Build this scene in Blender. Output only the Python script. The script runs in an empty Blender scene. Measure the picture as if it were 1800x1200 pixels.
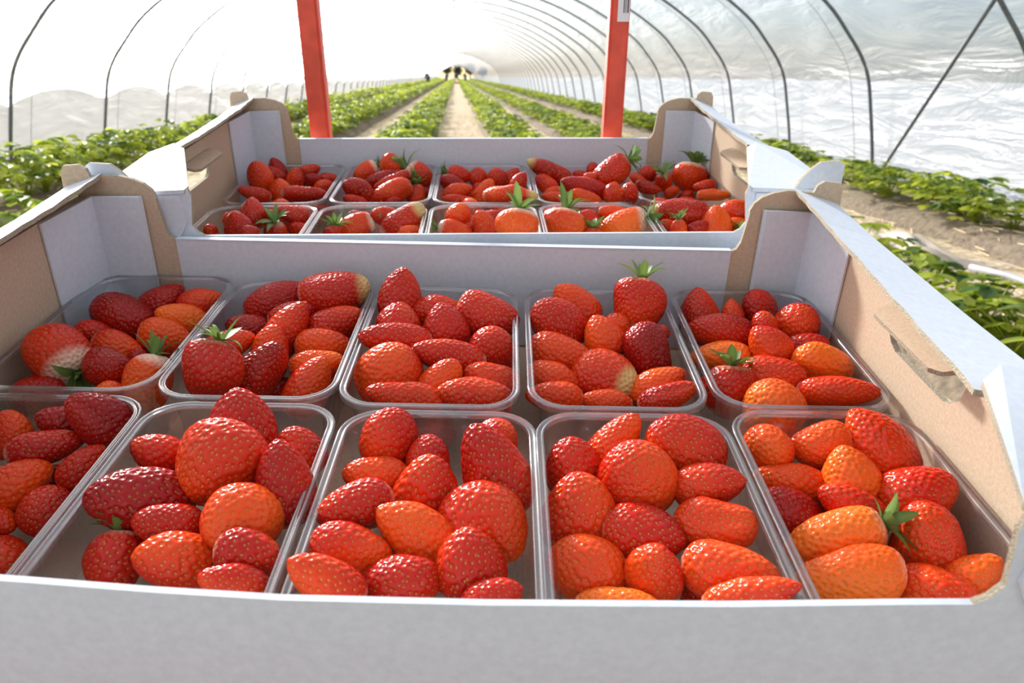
import bpy, bmesh, math, random
import numpy as np
from mathutils import Matrix, Vector
random.seed(7)
BERRIES = [
('Fn1', (-250.7, -13.6, -17.7), (-0.081, 0.301, 0.95), 30.4, 24.4, 'w', 0.45, '', 'shiny round orange-red strawberry at back left, leftmost punnet, near row, front crate'),
('Fn1', (-222.0, -11.5, -10.3), (-0.691, -0.326, 0.646), 27.1, 22.1, 'l', 0.15, '', 'half-hidden deep crimson strawberry at back, leftmost punnet, near row, front crate'),
('Fn1', (-194.8, -15.0, -5.5), (-0.607, -0.135, 0.783), 44.2, 29.5, 'k', 0.15, '', 'large double-tipped dark red strawberry at back right, leftmost punnet, near row, front crate'),
('Fn1', (-221.2, -29.7, -14.6), (0.92, 0.39, 0.036), 41.1, 21.5, 'l', 0.3, '', 'long flat-lying glossy strawberry at back, leftmost punnet, near row, front crate'),
('Fn1', (-196.2, -39.5, -20.8), (0.562, 0.548, 0.62), 31.7, 22.2, 'c', 0.4, '', 'upward-pointing slim red strawberry at back right, leftmost punnet, near row, front crate'),
('Fn1', (-227.6, -50.2, -25.2), (0.776, 0.545, 0.317), 37.4, 27.2, 'l', 0.5, '', 'long blunt orange-red strawberry at back, leftmost punnet, near row, front crate'),
('Fn1', (-207.5, -63.9, -32.8), (0.551, 0.141, 0.822), 28.9, 29.6, 'r', 0.3, '', 'plump dark round strawberry along right side, leftmost punnet, near row, front crate'),
('Fn1', (-228.4, -71.0, -34.4), (0.952, -0.198, -0.235), 20.2, 17.1, 'l', 0.45, '', 'small cropped red strawberry in centre, leftmost punnet, near row, front crate'),
('Fn1', (-219.7, -86.2, -45.6), (0.774, 0.633, -0.021), 22.6, 27.1, 'w', 0.35, '', 'lowest plump red strawberry in centre, leftmost punnet, near row, front crate'),
('Fn2', (-108.7, -23.6, -1.9), (-0.102, 0.447, 0.889), 45.4, 43.0, 'c', 0.3, '', 'tall broad dark cone-shaped strawberry at back, second punnet, near row, front crate'),
('Fn2', (-109.1, -61.9, 0.1), (-0.07, -0.941, -0.332), 46.1, 48.1, 'w', 0.5, '', 'biggest wedge-shaped two-tone strawberry at back, second punnet, near row, front crate'),
('Fn2', (-151.9, -40.6, -9.3), (-0.782, -0.313, 0.539), 29.8, 23.9, 'l', 0.35, '', 'small sideways glossy red strawberry at back left, second punnet, near row, front crate'),
('Fn2', (-71.7, -73.8, -2.3), (-0.177, 0.409, 0.895), 46.2, 33.8, 'c', 0.3, '', 'upright deep red cone-shaped strawberry along right side, second punnet, near row, front crate'),
('Fn2', (-72.3, -37.3, -8.6), (-0.451, 0.216, 0.866), 31.1, 26.6, 'w', 0.4, '', 'small tucked-behind red strawberry at back right, second punnet, near row, front crate'),
('Fn2', (-144.1, -82.5, -9.5), (-0.804, -0.446, 0.393), 53.2, 37.6, 'l', 0.2, '', 'long heavy dark crimson strawberry along left side, second punnet, near row, front crate'),
('Fn2', (-122.3, -100.6, -9.3), (-0.811, -0.317, 0.491), 34.3, 25.2, 'l', 0.35, '', 'bean-shaped shiny red strawberry in centre, second punnet, near row, front crate'),
('Fn2', (-86.4, -100.9, -3.3), (-0.633, -0.719, 0.287), 40.3, 34.7, 'w', 0.6, '', 'fat pale-orange strawberry along right side, second punnet, near row, front crate'),
('Fn2', (-74.8, -124.8, -4.4), (0.979, -0.065, -0.196), 31.4, 23.9, 'l', 0.4, '', 'smooth oval red strawberry at front right, second punnet, near row, front crate'),
('Fn2', (-110.5, -121.0, -11.9), (-0.829, -0.352, 0.435), 39.8, 27.4, 'l', 0.5, '', 'long orange-ended strawberry at front, second punnet, near row, front crate'),
('Fn2', (-148.5, -109.3, -25.6), (-0.016, -0.698, -0.716), 31.0, 27.9, 'w', 0.3, 'k', 'dark seedy leafy-capped strawberry at front left, second punnet, near row, front crate'),
('Fn2', (-76.5, -143.5, -3.8), (-0.853, -0.242, 0.462), 30.8, 17.2, 'l', 0.4, '', 'mostly hidden speckled red strawberry at front right, second punnet, near row, front crate'),
('Fn3', (-23.9, -27.4, -6.0), (0.451, 0.412, 0.792), 36.8, 34.4, 'w', 0.35, '', 'glossy blunt red strawberry at back left, middle punnet, near row, front crate'),
('Fn3', (-29.2, -52.0, -14.2), (-0.931, -0.243, 0.272), 36.9, 23.8, 'l', 0.5, '', 'small oval orange-red strawberry at back left, middle punnet, near row, front crate'),
('Fn3', (-0.6, -40.3, -14.1), (-0.015, 0.412, 0.911), 33.1, 26.5, 'r', 0.3, '', 'half-hidden dimpled red strawberry at back, middle punnet, near row, front crate'),
('Fn3', (36.1, -54.1, -6.3), (-0.456, 0.412, 0.789), 55.1, 40.7, 'c', 0.35, '', 'tall orange-flanked cone-shaped strawberry at back right, middle punnet, near row, front crate'),
('Fn3', (36.7, -24.4, -9.4), (0.122, -0.095, 0.988), 31.6, 28.7, 'r', 0.4, '', 'peeking round red strawberry at back right, middle punnet, near row, front crate'),
('Fn3', (1.6, -68.4, -12.2), (0.315, 0.143, 0.938), 42.1, 35.3, 'w', 0.45, '', 'broad blunt central strawberry in centre, middle punnet, near row, front crate'),
('Fn3', (-32.8, -90.9, -3.6), (-0.887, -0.461, 0.03), 40.8, 26.5, 'c', 0.45, '', 'sideways tapering glossy strawberry along left side, middle punnet, near row, front crate'),
('Fn3', (-1.9, -102.9, -10.2), (-0.795, 0.133, 0.592), 45.3, 30.4, 'c', 0.6, '', 'orange-tipped slanting cone-shaped strawberry in centre, middle punnet, near row, front crate'),
('Fn3', (34.0, -91.5, -15.7), (0.49, -0.844, -0.218), 51.3, 44.1, 'h', 0.55, '', 'huge heart-shaped pale-patched strawberry along right side, middle punnet, near row, front crate'),
('Fn3', (-30.4, -115.3, -11.1), (0.997, -0.067, -0.031), 39.8, 29.9, 'l', 0.5, '', 'plump oval orange-red strawberry at front left, middle punnet, near row, front crate'),
('Fn3', (25.5, -124.4, -10.1), (-0.381, 0.159, 0.911), 34.7, 33.9, 'w', 0.4, '', 'round-shouldered seedy red strawberry at front right, middle punnet, near row, front crate'),
('Fn3', (-34.2, -148.6, 3.7), (-0.804, 0.048, 0.593), 37.9, 22.2, 'c', 0.55, '', 'orange pointed strawberry at front left, middle punnet, near row, front crate'),
('Fn3', (-4.4, -133.4, -12.3), (0.979, 0.06, 0.192), 37.2, 27.3, 'r', 0.4, '', 'wide seedy red strawberry at front, middle punnet, near row, front crate'),
('Fn3', (37.8, -144.8, -9.3), (0.921, 0.097, 0.378), 28.4, 18.1, 'l', 0.4, '', 'lowest mostly hidden strawberry at front right, middle punnet, near row, front crate'),
('Fn4', (80.6, -41.1, -15.7), (-0.349, 0.109, 0.931), 36.7, 34.6, 'w', 0.35, '', 'dark rounded red strawberry at back left, fourth punnet, near row, front crate'),
('Fn4', (105.9, -23.9, -9.6), (0.586, 0.186, 0.789), 46.2, 28.3, 'c', 0.6, '', 'slanting orange slim strawberry at back, fourth punnet, near row, front crate'),
('Fn4', (143.6, -29.6, -6.8), (-0.881, -0.045, 0.471), 48.0, 41.4, 'l', 0.42, '', 'large smooth red strawberry at back right, fourth punnet, near row, front crate'),
('Fn4', (115.8, -56.7, -8.8), (0.068, 0.1, 0.993), 43.1, 45.9, 'w', 0.5, '', 'broad upright seedy strawberry at back, fourth punnet, near row, front crate'),
('Fn4', (152.9, -63.7, -7.9), (0.877, -0.266, 0.4), 39.8, 26.4, 'c', 0.4, '', 'sideways orange-tipped dimpled strawberry at back right, fourth punnet, near row, front crate'),
('Fn4', (82.6, -74.5, -19.2), (0.103, 0.152, 0.983), 45.6, 40.0, 'w', 0.5, '', 'tall blunt orange-red strawberry along left side, fourth punnet, near row, front crate'),
('Fn4', (115.0, -90.8, -18.4), (0.905, -0.411, 0.112), 43.0, 33.3, 'c', 0.35, '', 'deep red sideways cone-shaped strawberry in centre, fourth punnet, near row, front crate'),
('Fn4', (151.0, -88.8, -14.8), (0.884, -0.307, 0.352), 42.9, 30.4, 'k', 0.45, '', 'knob-ended long strawberry along right side, fourth punnet, near row, front crate'),
('Fn4', (83.5, -107.0, -27.6), (-0.944, 0.142, 0.297), 40.9, 34.7, 'w', 0.65, '', 'fat bright orange strawberry at front left, fourth punnet, near row, front crate'),
('Fn4', (115.1, -118.0, -21.2), (0.091, -0.157, 0.983), 39.5, 27.4, 'k', 0.45, '', 'dented rounded strawberry at front, fourth punnet, near row, front crate'),
('Fn4', (149.7, -121.7, -13.1), (0.876, -0.403, 0.265), 46.5, 29.5, 'c', 0.5, '', 'large glossy sideways strawberry at front right, fourth punnet, near row, front crate'),
('Fn4', (95.8, -131.2, -24.5), (0.936, -0.234, 0.262), 39.5, 15.2, 'l', 0.8, '', 'mostly hidden orange strawberry at front left, fourth punnet, near row, front crate'),
('Fn4', (151.5, -144.9, -5.1), (0.847, -0.191, 0.496), 44.8, 17.2, 'l', 0.5, '', 'long low red strawberry at front right, fourth punnet, near row, front crate'),
('Fn5', (199.8, -18.1, -15.1), (0.465, -0.843, 0.268), 32.4, 28.1, 'r', 0.6, '', 'small round orange-red strawberry at back left, rightmost punnet, near row, front crate'),
('Fn5', (231.1, -17.9, -13.8), (-0.964, 0.035, -0.265), 36.0, 28.8, 'w', 0.55, '', 'rounded orange-red strawberry at back, rightmost punnet, near row, front crate'),
('Fn5', (262.9, -22.1, -10.0), (-0.535, 0.567, 0.626), 54.0, 36.4, 'c', 0.55, '', 'tall slanting cone-shaped strawberry at back right, rightmost punnet, near row, front crate'),
('Fn5', (206.6, -38.8, -22.4), (-0.976, 0.214, 0.041), 40.4, 22.1, 'l', 0.65, '', 'slender orange flat-lying strawberry at back left, rightmost punnet, near row, front crate'),
('Fn5', (237.5, -44.0, -14.6), (-0.247, 0.516, 0.82), 36.2, 32.5, 'c', 0.75, '', 'small-tipped orange cone-shaped strawberry at back, rightmost punnet, near row, front crate'),
('Fn5', (201.6, -60.6, -27.9), (-0.754, 0.464, 0.464), 34.9, 28.4, 'w', 0.25, '', 'dark crimson half-hidden strawberry along left side, rightmost punnet, near row, front crate'),
('Fn5', (230.8, -67.8, -18.7), (-0.841, 0.448, 0.303), 40.4, 23.7, 'l', 0.4, '', 'slim slanting red strawberry in centre, rightmost punnet, near row, front crate'),
('Fn5', (267.1, -62.5, -13.9), (0.735, -0.352, 0.579), 42.6, 32.0, 'w', 0.5, '', 'large glossy right-pointing strawberry along right side, rightmost punnet, near row, front crate'),
('Fn5', (212.7, -88.3, -23.3), (-0.858, 0.035, -0.512), 54.7, 31.8, 'l', 0.9, 'k', 'biggest pale orange strawberry along left side, rightmost punnet, near row, front crate'),
('Fn5', (260.0, -92.1, -20.0), (-0.046, 0.147, 0.988), 42.3, 35.8, 'k', 0.45, '', 'knobbly dark-orange seedy strawberry along right side, rightmost punnet, near row, front crate'),
('Fn5', (211.5, -116.2, -22.0), (-0.967, 0.039, -0.253), 51.1, 29.5, 'w', 0.8, '', 'square-ended orange strawberry at front left, rightmost punnet, near row, front crate'),
('Fn5', (272.0, -115.0, -19.7), (0.609, -0.091, 0.788), 29.5, 20.3, 'l', 0.65, '', 'corner orange strawberry at front right, rightmost punnet, near row, front crate'),
('Fn5', (251.0, -122.6, -23.4), (0.722, -0.64, 0.262), 38.3, 24.4, 'l', 0.6, '', 'lowest shiny orange-red strawberry at front right, rightmost punnet, near row, front crate'),
('Ff1', (-264.1, 71.1, -9.4), (-0.741, 0.581, 0.336), 43.7, 45.4, 'k', 0.4, 'kp', 'huge lumpy leafy-capped strawberry at front left, leftmost punnet, far row, front crate'),
('Ff1', (-263.8, 114.0, -15.7), (-0.478, -0.584, 0.656), 28.3, 24.4, 'l', 0.25, '', 'small dark tucked-behind strawberry along left side, leftmost punnet, far row, front crate'),
('Ff1', (-253.3, 142.0, -16.1), (-0.654, -0.268, 0.707), 51.1, 42.7, 'k', 0.13, '', 'large dark double-lobed strawberry at back left, leftmost punnet, far row, front crate'),
('Ff1', (-235.4, 171.4, -15.1), (0.665, 0.555, 0.5), 42.5, 28.9, 'c', 0.25, 'k', 'dark pointed leafy strawberry at back, leftmost punnet, far row, front crate'),
('Ff1', (-204.8, 171.6, -16.4), (0.882, 0.303, 0.361), 38.8, 28.4, 'c', 0.4, '', 'rear corner bright strawberry at back right, leftmost punnet, far row, front crate'),
('Ff1', (-211.7, 147.0, -17.5), (-0.791, -0.387, 0.473), 38.9, 25.3, 'l', 0.7, '', 'pale salmon-orange strawberry at back right, leftmost punnet, far row, front crate'),
('Ff1', (-214.6, 123.2, -21.7), (0.967, 0.097, -0.237), 39.5, 28.3, 'l', 0.5, '', 'smooth orange-red oval strawberry along right side, leftmost punnet, far row, front crate'),
('Ff1', (-241.5, 103.8, -21.2), (0.936, 0.081, -0.341), 37.1, 26.7, 'l', 0.5, '', 'mid-pile orange-brown strawberry in centre, leftmost punnet, far row, front crate'),
('Ff1', (-226.8, 59.3, -12.6), (0.947, -0.222, -0.231), 31.6, 27.8, 'w', 0.2, '', 'dark seedy plump strawberry at front, leftmost punnet, far row, front crate'),
('Ff1', (-196.9, 48.3, -17.8), (-0.176, -0.574, -0.8), 40.4, 31.8, 'w', 0.6, 'kp', 'white-shouldered upright leafy strawberry at front right, leftmost punnet, far row, front crate'),
('Ff1', (-223.8, 94.7, -27.1), (-0.078, 0.238, 0.968), 21.0, 15.6, 'r', 0.25, '', 'tiny hidden dark strawberry in centre, leftmost punnet, far row, front crate'),
('Ff1', (-266.9, 39.3, -23.8), (-0.485, -0.751, 0.448), 34.6, 31.4, 'l', 0.2, '', 'rim-pressed dark strawberry at front left, leftmost punnet, far row, front crate'),
('Ff1', (-217.6, 38.3, -23.7), (0.252, -0.096, 0.963), 28.5, 22.4, 'r', 0.6, '', 'rim-pressed pale orange strawberry at front, leftmost punnet, far row, front crate'),
('Ff2', (-139.5, 163.2, -9.2), (0.895, 0.226, 0.385), 57.4, 35.5, 'l', 0.2, '', 'big dark slanting strawberry at back left, second punnet, far row, front crate'),
('Ff2', (-93.2, 162.1, -1.5), (0.987, 0.067, 0.145), 56.7, 38.4, 'w', 0.4, 'g', 'large notched green-shouldered strawberry at back right, second punnet, far row, front crate'),
('Ff2', (-122.3, 142.7, -10.0), (0.931, 0.191, 0.312), 39.4, 23.6, 'l', 0.3, '', 'half-hidden slim red strawberry at back, second punnet, far row, front crate'),
('Ff2', (-156.4, 135.8, -18.8), (-0.937, -0.204, 0.285), 33.1, 24.3, 'l', 0.2, 'k', 'small dark oval strawberry at back left, second punnet, far row, front crate'),
('Ff2', (-120.6, 119.5, -10.6), (0.526, 0.318, 0.788), 49.0, 30.9, 'c', 0.5, '', 'central slanting orange-red strawberry in centre, second punnet, far row, front crate'),
('Ff2', (-87.5, 134.4, -14.2), (0.898, 0.177, 0.402), 46.8, 29.3, 'l', 0.35, '', 'smooth red slanting strawberry at back right, second punnet, far row, front crate'),
('Ff2', (-91.7, 107.0, -17.8), (1.0, 0.025, 0.009), 42.1, 28.3, 'l', 0.6, '', 'orange rounded strawberry along right side, second punnet, far row, front crate'),
('Ff2', (-154.4, 90.1, -9.2), (0.922, 0.268, 0.28), 38.0, 22.3, 'l', 0.4, '', 'small behind-leaf red strawberry along left side, second punnet, far row, front crate'),
('Ff2', (-127.3, 92.6, -16.8), (0.192, 0.322, 0.927), 42.8, 28.7, 'w', 0.45, '', 'pinkish blunt strawberry in centre, second punnet, far row, front crate'),
('Ff2', (-145.7, 37.3, -1.1), (-0.12, -0.534, -0.837), 40.9, 40.7, 'w', 0.4, 'k', 'large leafy-capped blunt strawberry at front left, second punnet, far row, front crate'),
('Ff2', (-128.5, 62.6, -19.1), (0.648, 0.373, 0.664), 57.9, 37.2, 'k', 0.28, '', 'large glossy knobbed strawberry at front, second punnet, far row, front crate'),
('Ff2', (-91.0, 83.5, -20.5), (0.981, 0.112, 0.16), 39.5, 23.7, 'l', 0.6, '', 'orange crinkled strawberry along right side, second punnet, far row, front crate'),
('Ff2', (-89.2, 52.4, -19.5), (0.488, 0.365, 0.793), 46.1, 31.1, 'c', 0.5, '', 'orange upward-pointing strawberry at front right, second punnet, far row, front crate'),
('Ff3', (-40.1, 156.9, 2.6), (0.17, 0.339, 0.925), 43.7, 37.7, 'c', 0.4, '', 'tallest upright cone-shaped strawberry at back left, middle punnet, far row, front crate'),
('Ff3', (-38.4, 124.5, -4.1), (-0.004, 0.355, 0.935), 28.6, 35.5, 'c', 0.4, '', 'small upright cone-shaped strawberry at back left, middle punnet, far row, front crate'),
('Ff3', (-10.1, 143.0, -5.6), (0.973, -0.035, 0.226), 40.3, 28.3, 'l', 0.35, '', 'oval red strawberry at back, middle punnet, far row, front crate'),
('Ff3', (-2.4, 113.7, -4.5), (-0.175, 0.262, 0.949), 38.9, 37.7, 'c', 0.2, '', 'dark maroon pointed strawberry at back, middle punnet, far row, front crate'),
('Ff3', (28.1, 133.0, -5.5), (0.929, -0.308, -0.203), 49.6, 38.4, 'w', 0.33, '', 'large speckled strawberry at back right, middle punnet, far row, front crate'),
('Ff3', (-36.2, 91.6, -3.4), (-0.938, -0.271, 0.215), 53.6, 26.1, 'l', 0.4, '', 'long flat-lying shiny strawberry along left side, middle punnet, far row, front crate'),
('Ff3', (2.4, 74.0, -6.8), (-0.944, -0.152, 0.293), 53.2, 26.6, 'l', 0.4, '', 'long orange-ended strawberry in centre, middle punnet, far row, front crate'),
('Ff3', (32.2, 93.5, -12.0), (-0.496, -0.302, 0.814), 38.7, 33.8, 'r', 0.4, '', 'round bruised red strawberry along right side, middle punnet, far row, front crate'),
('Ff3', (-35.9, 60.1, -13.9), (0.478, 0.002, 0.878), 47.7, 46.8, 'w', 0.5, '', 'largest bulging orange-red strawberry at front left, middle punnet, far row, front crate'),
('Ff3', (-0.7, 49.6, -13.7), (0.625, 0.249, 0.739), 38.7, 26.8, 'l', 0.65, '', 'bright orange stubby strawberry at front, middle punnet, far row, front crate'),
('Ff3', (31.5, 58.3, -17.2), (-0.922, -0.031, 0.385), 39.0, 27.9, 'l', 0.55, '', 'coral rounded strawberry at front right, middle punnet, far row, front crate'),
('Ff3', (-22.7, 27.4, -12.8), (-0.933, -0.197, 0.301), 51.7, 23.5, 'l', 0.4, '', 'long rim-side red strawberry at front left, middle punnet, far row, front crate'),
('Ff3', (22.4, 32.8, -14.1), (-0.959, -0.126, 0.255), 51.0, 28.2, 'l', 0.4, '', 'wide rim-side seedy strawberry at front right, middle punnet, far row, front crate'),
('Ff4', (96.9, 159.5, -5.4), (-0.723, 0.154, 0.674), 45.4, 33.1, 'c', 0.6, '', 'pale pink-orange hindmost strawberry at back left, fourth punnet, far row, front crate'),
('Ff4', (81.9, 129.5, -7.4), (-0.657, 0.178, 0.732), 47.5, 40.8, 'w', 0.4, '', 'large glossy blunt strawberry at back left, fourth punnet, far row, front crate'),
('Ff4', (125.2, 131.8, -11.2), (0.269, -0.322, 0.908), 27.1, 24.7, 'r', 0.45, '', 'small half-hidden strawberry at back, fourth punnet, far row, front crate'),
('Ff4', (146.9, 148.7, -0.5), (-0.073, -0.482, -0.873), 45.9, 44.0, 'w', 0.35, 'kg', 'tall leafy-crowned upright strawberry at back right, fourth punnet, far row, front crate'),
('Ff4', (114.5, 109.7, -8.1), (-0.451, 0.298, 0.841), 36.6, 31.3, 'c', 0.6, '', 'slim orange cone-shaped strawberry in centre, fourth punnet, far row, front crate'),
('Ff4', (145.9, 96.7, -13.2), (-0.056, 0.281, 0.958), 46.6, 38.5, 'k', 0.18, '', 'dark folded lumpy strawberry along right side, fourth punnet, far row, front crate'),
('Ff4', (157.7, 117.7, -7.1), (0.619, -0.696, 0.363), 16.0, 14.0, 'r', 0.4, '', 'tiny peeking strawberry at back right, fourth punnet, far row, front crate'),
('Ff4', (82.4, 97.6, -16.3), (0.947, -0.32, -0.0), 49.3, 31.7, 'l', 0.6, '', 'orange oval strawberry along left side, fourth punnet, far row, front crate'),
('Ff4', (113.3, 76.6, -22.9), (0.765, -0.633, 0.122), 49.4, 41.7, 'w', 0.5, 'g', 'plump pale-tipped round strawberry at front, fourth punnet, far row, front crate'),
('Ff4', (76.3, 73.0, -22.3), (0.933, -0.354, -0.068), 37.9, 25.8, 'l', 0.45, '', 'scratched oval red strawberry at front left, fourth punnet, far row, front crate'),
('Ff4', (147.4, 62.3, -19.7), (0.817, -0.109, 0.567), 43.6, 27.5, 'l', 0.65, '', 'orange right-leaning strawberry at front right, fourth punnet, far row, front crate'),
('Ff4', (76.1, 50.3, -23.6), (-0.988, -0.083, 0.129), 40.5, 23.7, 'l', 0.6, '', 'rim-side orange oval strawberry at front left, fourth punnet, far row, front crate'),
('Ff4', (111.4, 48.4, -26.2), (-0.986, 0.019, 0.168), 35.8, 20.8, 'l', 0.55, '', 'rim-side glossy orange-red strawberry at front, fourth punnet, far row, front crate'),
('Ff4', (148.6, 35.4, -12.9), (0.846, -0.156, 0.51), 41.3, 22.2, 'k', 0.4, '', 'crinkled rim-side red strawberry at front right, fourth punnet, far row, front crate'),
('Ff5', (198.4, 162.3, -13.2), (-0.144, 0.321, 0.936), 47.6, 36.6, 'c', 0.35, '', 'tall red cone-shaped strawberry at back left, rightmost punnet, far row, front crate'),
('Ff5', (223.0, 157.5, -9.7), (-0.089, 0.24, 0.967), 26.9, 20.9, 'c', 0.4, '', 'tiny rear pointed strawberry at back, rightmost punnet, far row, front crate'),
('Ff5', (246.1, 165.1, -8.2), (-0.577, 0.007, 0.816), 34.4, 31.6, 'w', 0.25, '', 'dark blunt rear strawberry at back, rightmost punnet, far row, front crate'),
('Ff5', (265.8, 133.7, -4.2), (0.057, -0.149, 0.987), 35.4, 36.6, 'w', 0.4, '', 'ridged upright glossy strawberry at back right, rightmost punnet, far row, front crate'),
('Ff5', (208.4, 132.7, -12.3), (-0.985, 0.13, 0.11), 54.1, 32.1, 'l', 0.3, '', 'large dark flat-lying strawberry at back left, rightmost punnet, far row, front crate'),
('Ff5', (238.3, 124.6, -6.4), (-0.244, 0.3, 0.922), 29.8, 23.3, 'r', 0.4, '', 'small round red strawberry at back, rightmost punnet, far row, front crate'),
('Ff5', (234.8, 100.3, -7.3), (-0.657, 0.355, 0.665), 36.6, 30.8, 'c', 0.5, '', 'bright cone-shaped strawberry in centre, rightmost punnet, far row, front crate'),
('Ff5', (265.9, 107.8, -11.5), (0.81, -0.397, 0.432), 33.0, 22.7, 'l', 0.3, '', 'dark half-hidden strawberry along right side, rightmost punnet, far row, front crate'),
('Ff5', (202.4, 107.2, -22.8), (-0.997, 0.053, -0.051), 47.7, 29.9, 'k', 0.8, '', 'wrinkled orange strawberry along left side, rightmost punnet, far row, front crate'),
('Ff5', (265.0, 80.4, -12.5), (-0.942, 0.015, 0.335), 42.5, 36.8, 'k', 0.85, '', 'lobed bright orange strawberry along right side, rightmost punnet, far row, front crate'),
('Ff5', (231.3, 70.0, -16.6), (0.849, -0.449, 0.278), 43.1, 32.2, 'l', 0.5, '', 'large shiny oval strawberry at front, rightmost punnet, far row, front crate'),
('Ff5', (196.9, 58.2, -22.4), (-0.079, -0.49, -0.868), 37.8, 40.1, 'w', 0.45, 'k', 'leafy-capped seedy strawberry at front left, rightmost punnet, far row, front crate'),
('Ff5', (217.4, 28.6, -18.1), (-0.269, -0.09, 0.959), 41.0, 41.7, 'r', 0.8, '', 'fat round orange strawberry at front, rightmost punnet, far row, front crate'),
('Ff5', (262.0, 39.9, -8.8), (0.81, -0.495, 0.315), 54.2, 22.5, 'l', 0.5, '', 'long finger-shaped strawberry at front right, rightmost punnet, far row, front crate'),
('Rf1', (-269.5, 115.3, 1.1), (-0.202, -0.037, 0.979), 39.9, 31.4, 'w', 0.45, '', 'tall two-tone orange strawberry along left side, leftmost punnet, far row, rear crate'),
('Rf1', (-262.7, 169.3, -2.7), (-0.13, -0.018, 0.991), 32.7, 24.8, 'c', 0.2, '', 'dark rear upright strawberry at back left, leftmost punnet, far row, rear crate'),
('Rf1', (-259.9, 148.7, -4.7), (-0.647, -0.214, 0.731), 27.6, 20.8, 'l', 0.2, '', 'shade-toned second-lobe strawberry at back left, leftmost punnet, far row, rear crate'),  # dark tone holds the shadowed side of the orange fruit beside it
('Rf1', (-234.2, 140.1, -7.0), (0.265, 0.085, 0.96), 28.9, 23.7, 'c', 0.4, '', 'pointed red strawberry at back, leftmost punnet, far row, rear crate'),
('Rf1', (-222.4, 172.3, -5.3), (0.945, 0.069, 0.321), 29.9, 18.4, 'l', 0.4, '', 'pinkish rear oval strawberry at back, leftmost punnet, far row, rear crate'),
('Rf1', (-217.8, 157.8, -13.3), (0.944, 0.071, 0.321), 28.6, 19.3, 'l', 0.2, '', 'small dark oval strawberry at back, leftmost punnet, far row, rear crate'),
('Rf1', (-199.4, 171.6, -15.1), (1.0, -0.018, 0.001), 23.6, 17.9, 'r', 0.3, '', 'shaded round rim-side strawberry at back right, leftmost punnet, far row, rear crate'),
('Rf1', (-201.1, 148.5, -19.8), (0.944, 0.06, 0.323), 26.9, 19.8, 'l', 0.45, '', 'bright rim-lit small strawberry at back right, leftmost punnet, far row, rear crate'),
('Rf1', (-211.2, 83.4, -11.2), (0.976, 0.21, -0.062), 55.3, 21.3, 'l', 0.25, '', 'very long dark flat-lying strawberry at front right, leftmost punnet, far row, rear crate'),
('Rf1', (-243.4, 99.8, -11.1), (0.03, -0.269, 0.963), 29.9, 30.0, 'c', 0.6, '', 'orange conical front strawberry in centre, leftmost punnet, far row, rear crate'),
('Rf1', (-267.5, 75.3, -9.0), (-0.846, -0.373, 0.381), 38.9, 18.9, 'l', 0.35, '', 'stubby red sideways strawberry at front left, leftmost punnet, far row, rear crate'),
('Rf1', (-235.4, 84.2, -21.6), (0.999, 0.033, -0.014), 21.5, 14.6, 'l', 0.4, '', 'sliver-only red strawberry at front, leftmost punnet, far row, rear crate'),
('Rf2', (-150.5, 168.0, -6.3), (-0.865, -0.238, -0.442), 33.8, 25.1, 'w', 0.55, 'kp', 'pale-shouldered leafy strawberry at back left, second punnet, far row, rear crate'),
('Rf2', (-117.5, 166.6, 2.9), (-0.063, -0.302, 0.951), 33.7, 29.6, 'w', 0.5, '', 'topmost blunt orange strawberry at back, second punnet, far row, rear crate'),
('Rf2', (-125.1, 148.0, -8.9), (0.941, -0.011, 0.338), 49.7, 20.3, 'l', 0.25, '', 'long dark slanting strawberry at back, second punnet, far row, rear crate'),
('Rf2', (-82.6, 162.5, -10.5), (0.814, -0.077, -0.576), 38.9, 36.1, 'w', 0.5, 'kp', 'large leafy orange strawberry at back right, second punnet, far row, rear crate'),
('Rf2', (-112.2, 132.2, -8.9), (-0.937, -0.184, -0.296), 50.9, 19.6, 'l', 0.4, 'k', 'long leafy slanting strawberry at back, second punnet, far row, rear crate'),
('Rf2', (-113.9, 110.8, -17.1), (-0.892, -0.387, -0.233), 56.8, 28.2, 'l', 0.5, '', 'biggest orange long strawberry in centre, second punnet, far row, rear crate'),
('Rf2', (-151.0, 102.3, -11.3), (-0.798, -0.195, 0.57), 41.2, 27.1, 'w', 0.3, '', 'sparkling dark strawberry along left side, second punnet, far row, rear crate'),
('Rf2', (-153.1, 83.2, -20.0), (-0.871, -0.245, 0.426), 31.9, 16.3, 'l', 0.45, '', 'low glossy strawberry along left side, second punnet, far row, rear crate'),
('Rf2', (-79.8, 143.7, -25.7), (0.991, -0.128, 0.03), 29.8, 17.6, 'l', 0.25, '', 'small shaded strawberry at back right, second punnet, far row, rear crate'),
('Rf2', (-84.3, 125.8, -28.8), (-0.027, -0.27, -0.962), 35.3, 22.7, 'w', 0.5, 'k', 'rim-side leafy strawberry at back right, second punnet, far row, rear crate'),
('Rf2', (-109.2, 93.0, -23.9), (0.94, -0.011, 0.342), 19.8, 14.7, 'l', 0.25, '', 'tiny dark strawberry in centre, second punnet, far row, rear crate'),
('Rf3', (-31.1, 166.7, -9.9), (0.978, -0.023, -0.208), 32.8, 23.1, 'w', 0.45, 'k', 'pink leafy sideways strawberry at back left, middle punnet, far row, rear crate'),
('Rf3', (-7.0, 164.4, -10.3), (-0.064, -0.278, 0.959), 24.7, 27.3, 'c', 0.45, 'p', 'white-based upright strawberry at back, middle punnet, far row, rear crate'),
('Rf3', (16.8, 153.7, -9.5), (-0.57, -0.314, 0.759), 26.0, 25.3, 'w', 0.4, '', 'rear leafy round strawberry at back right, middle punnet, far row, rear crate'),
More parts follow.
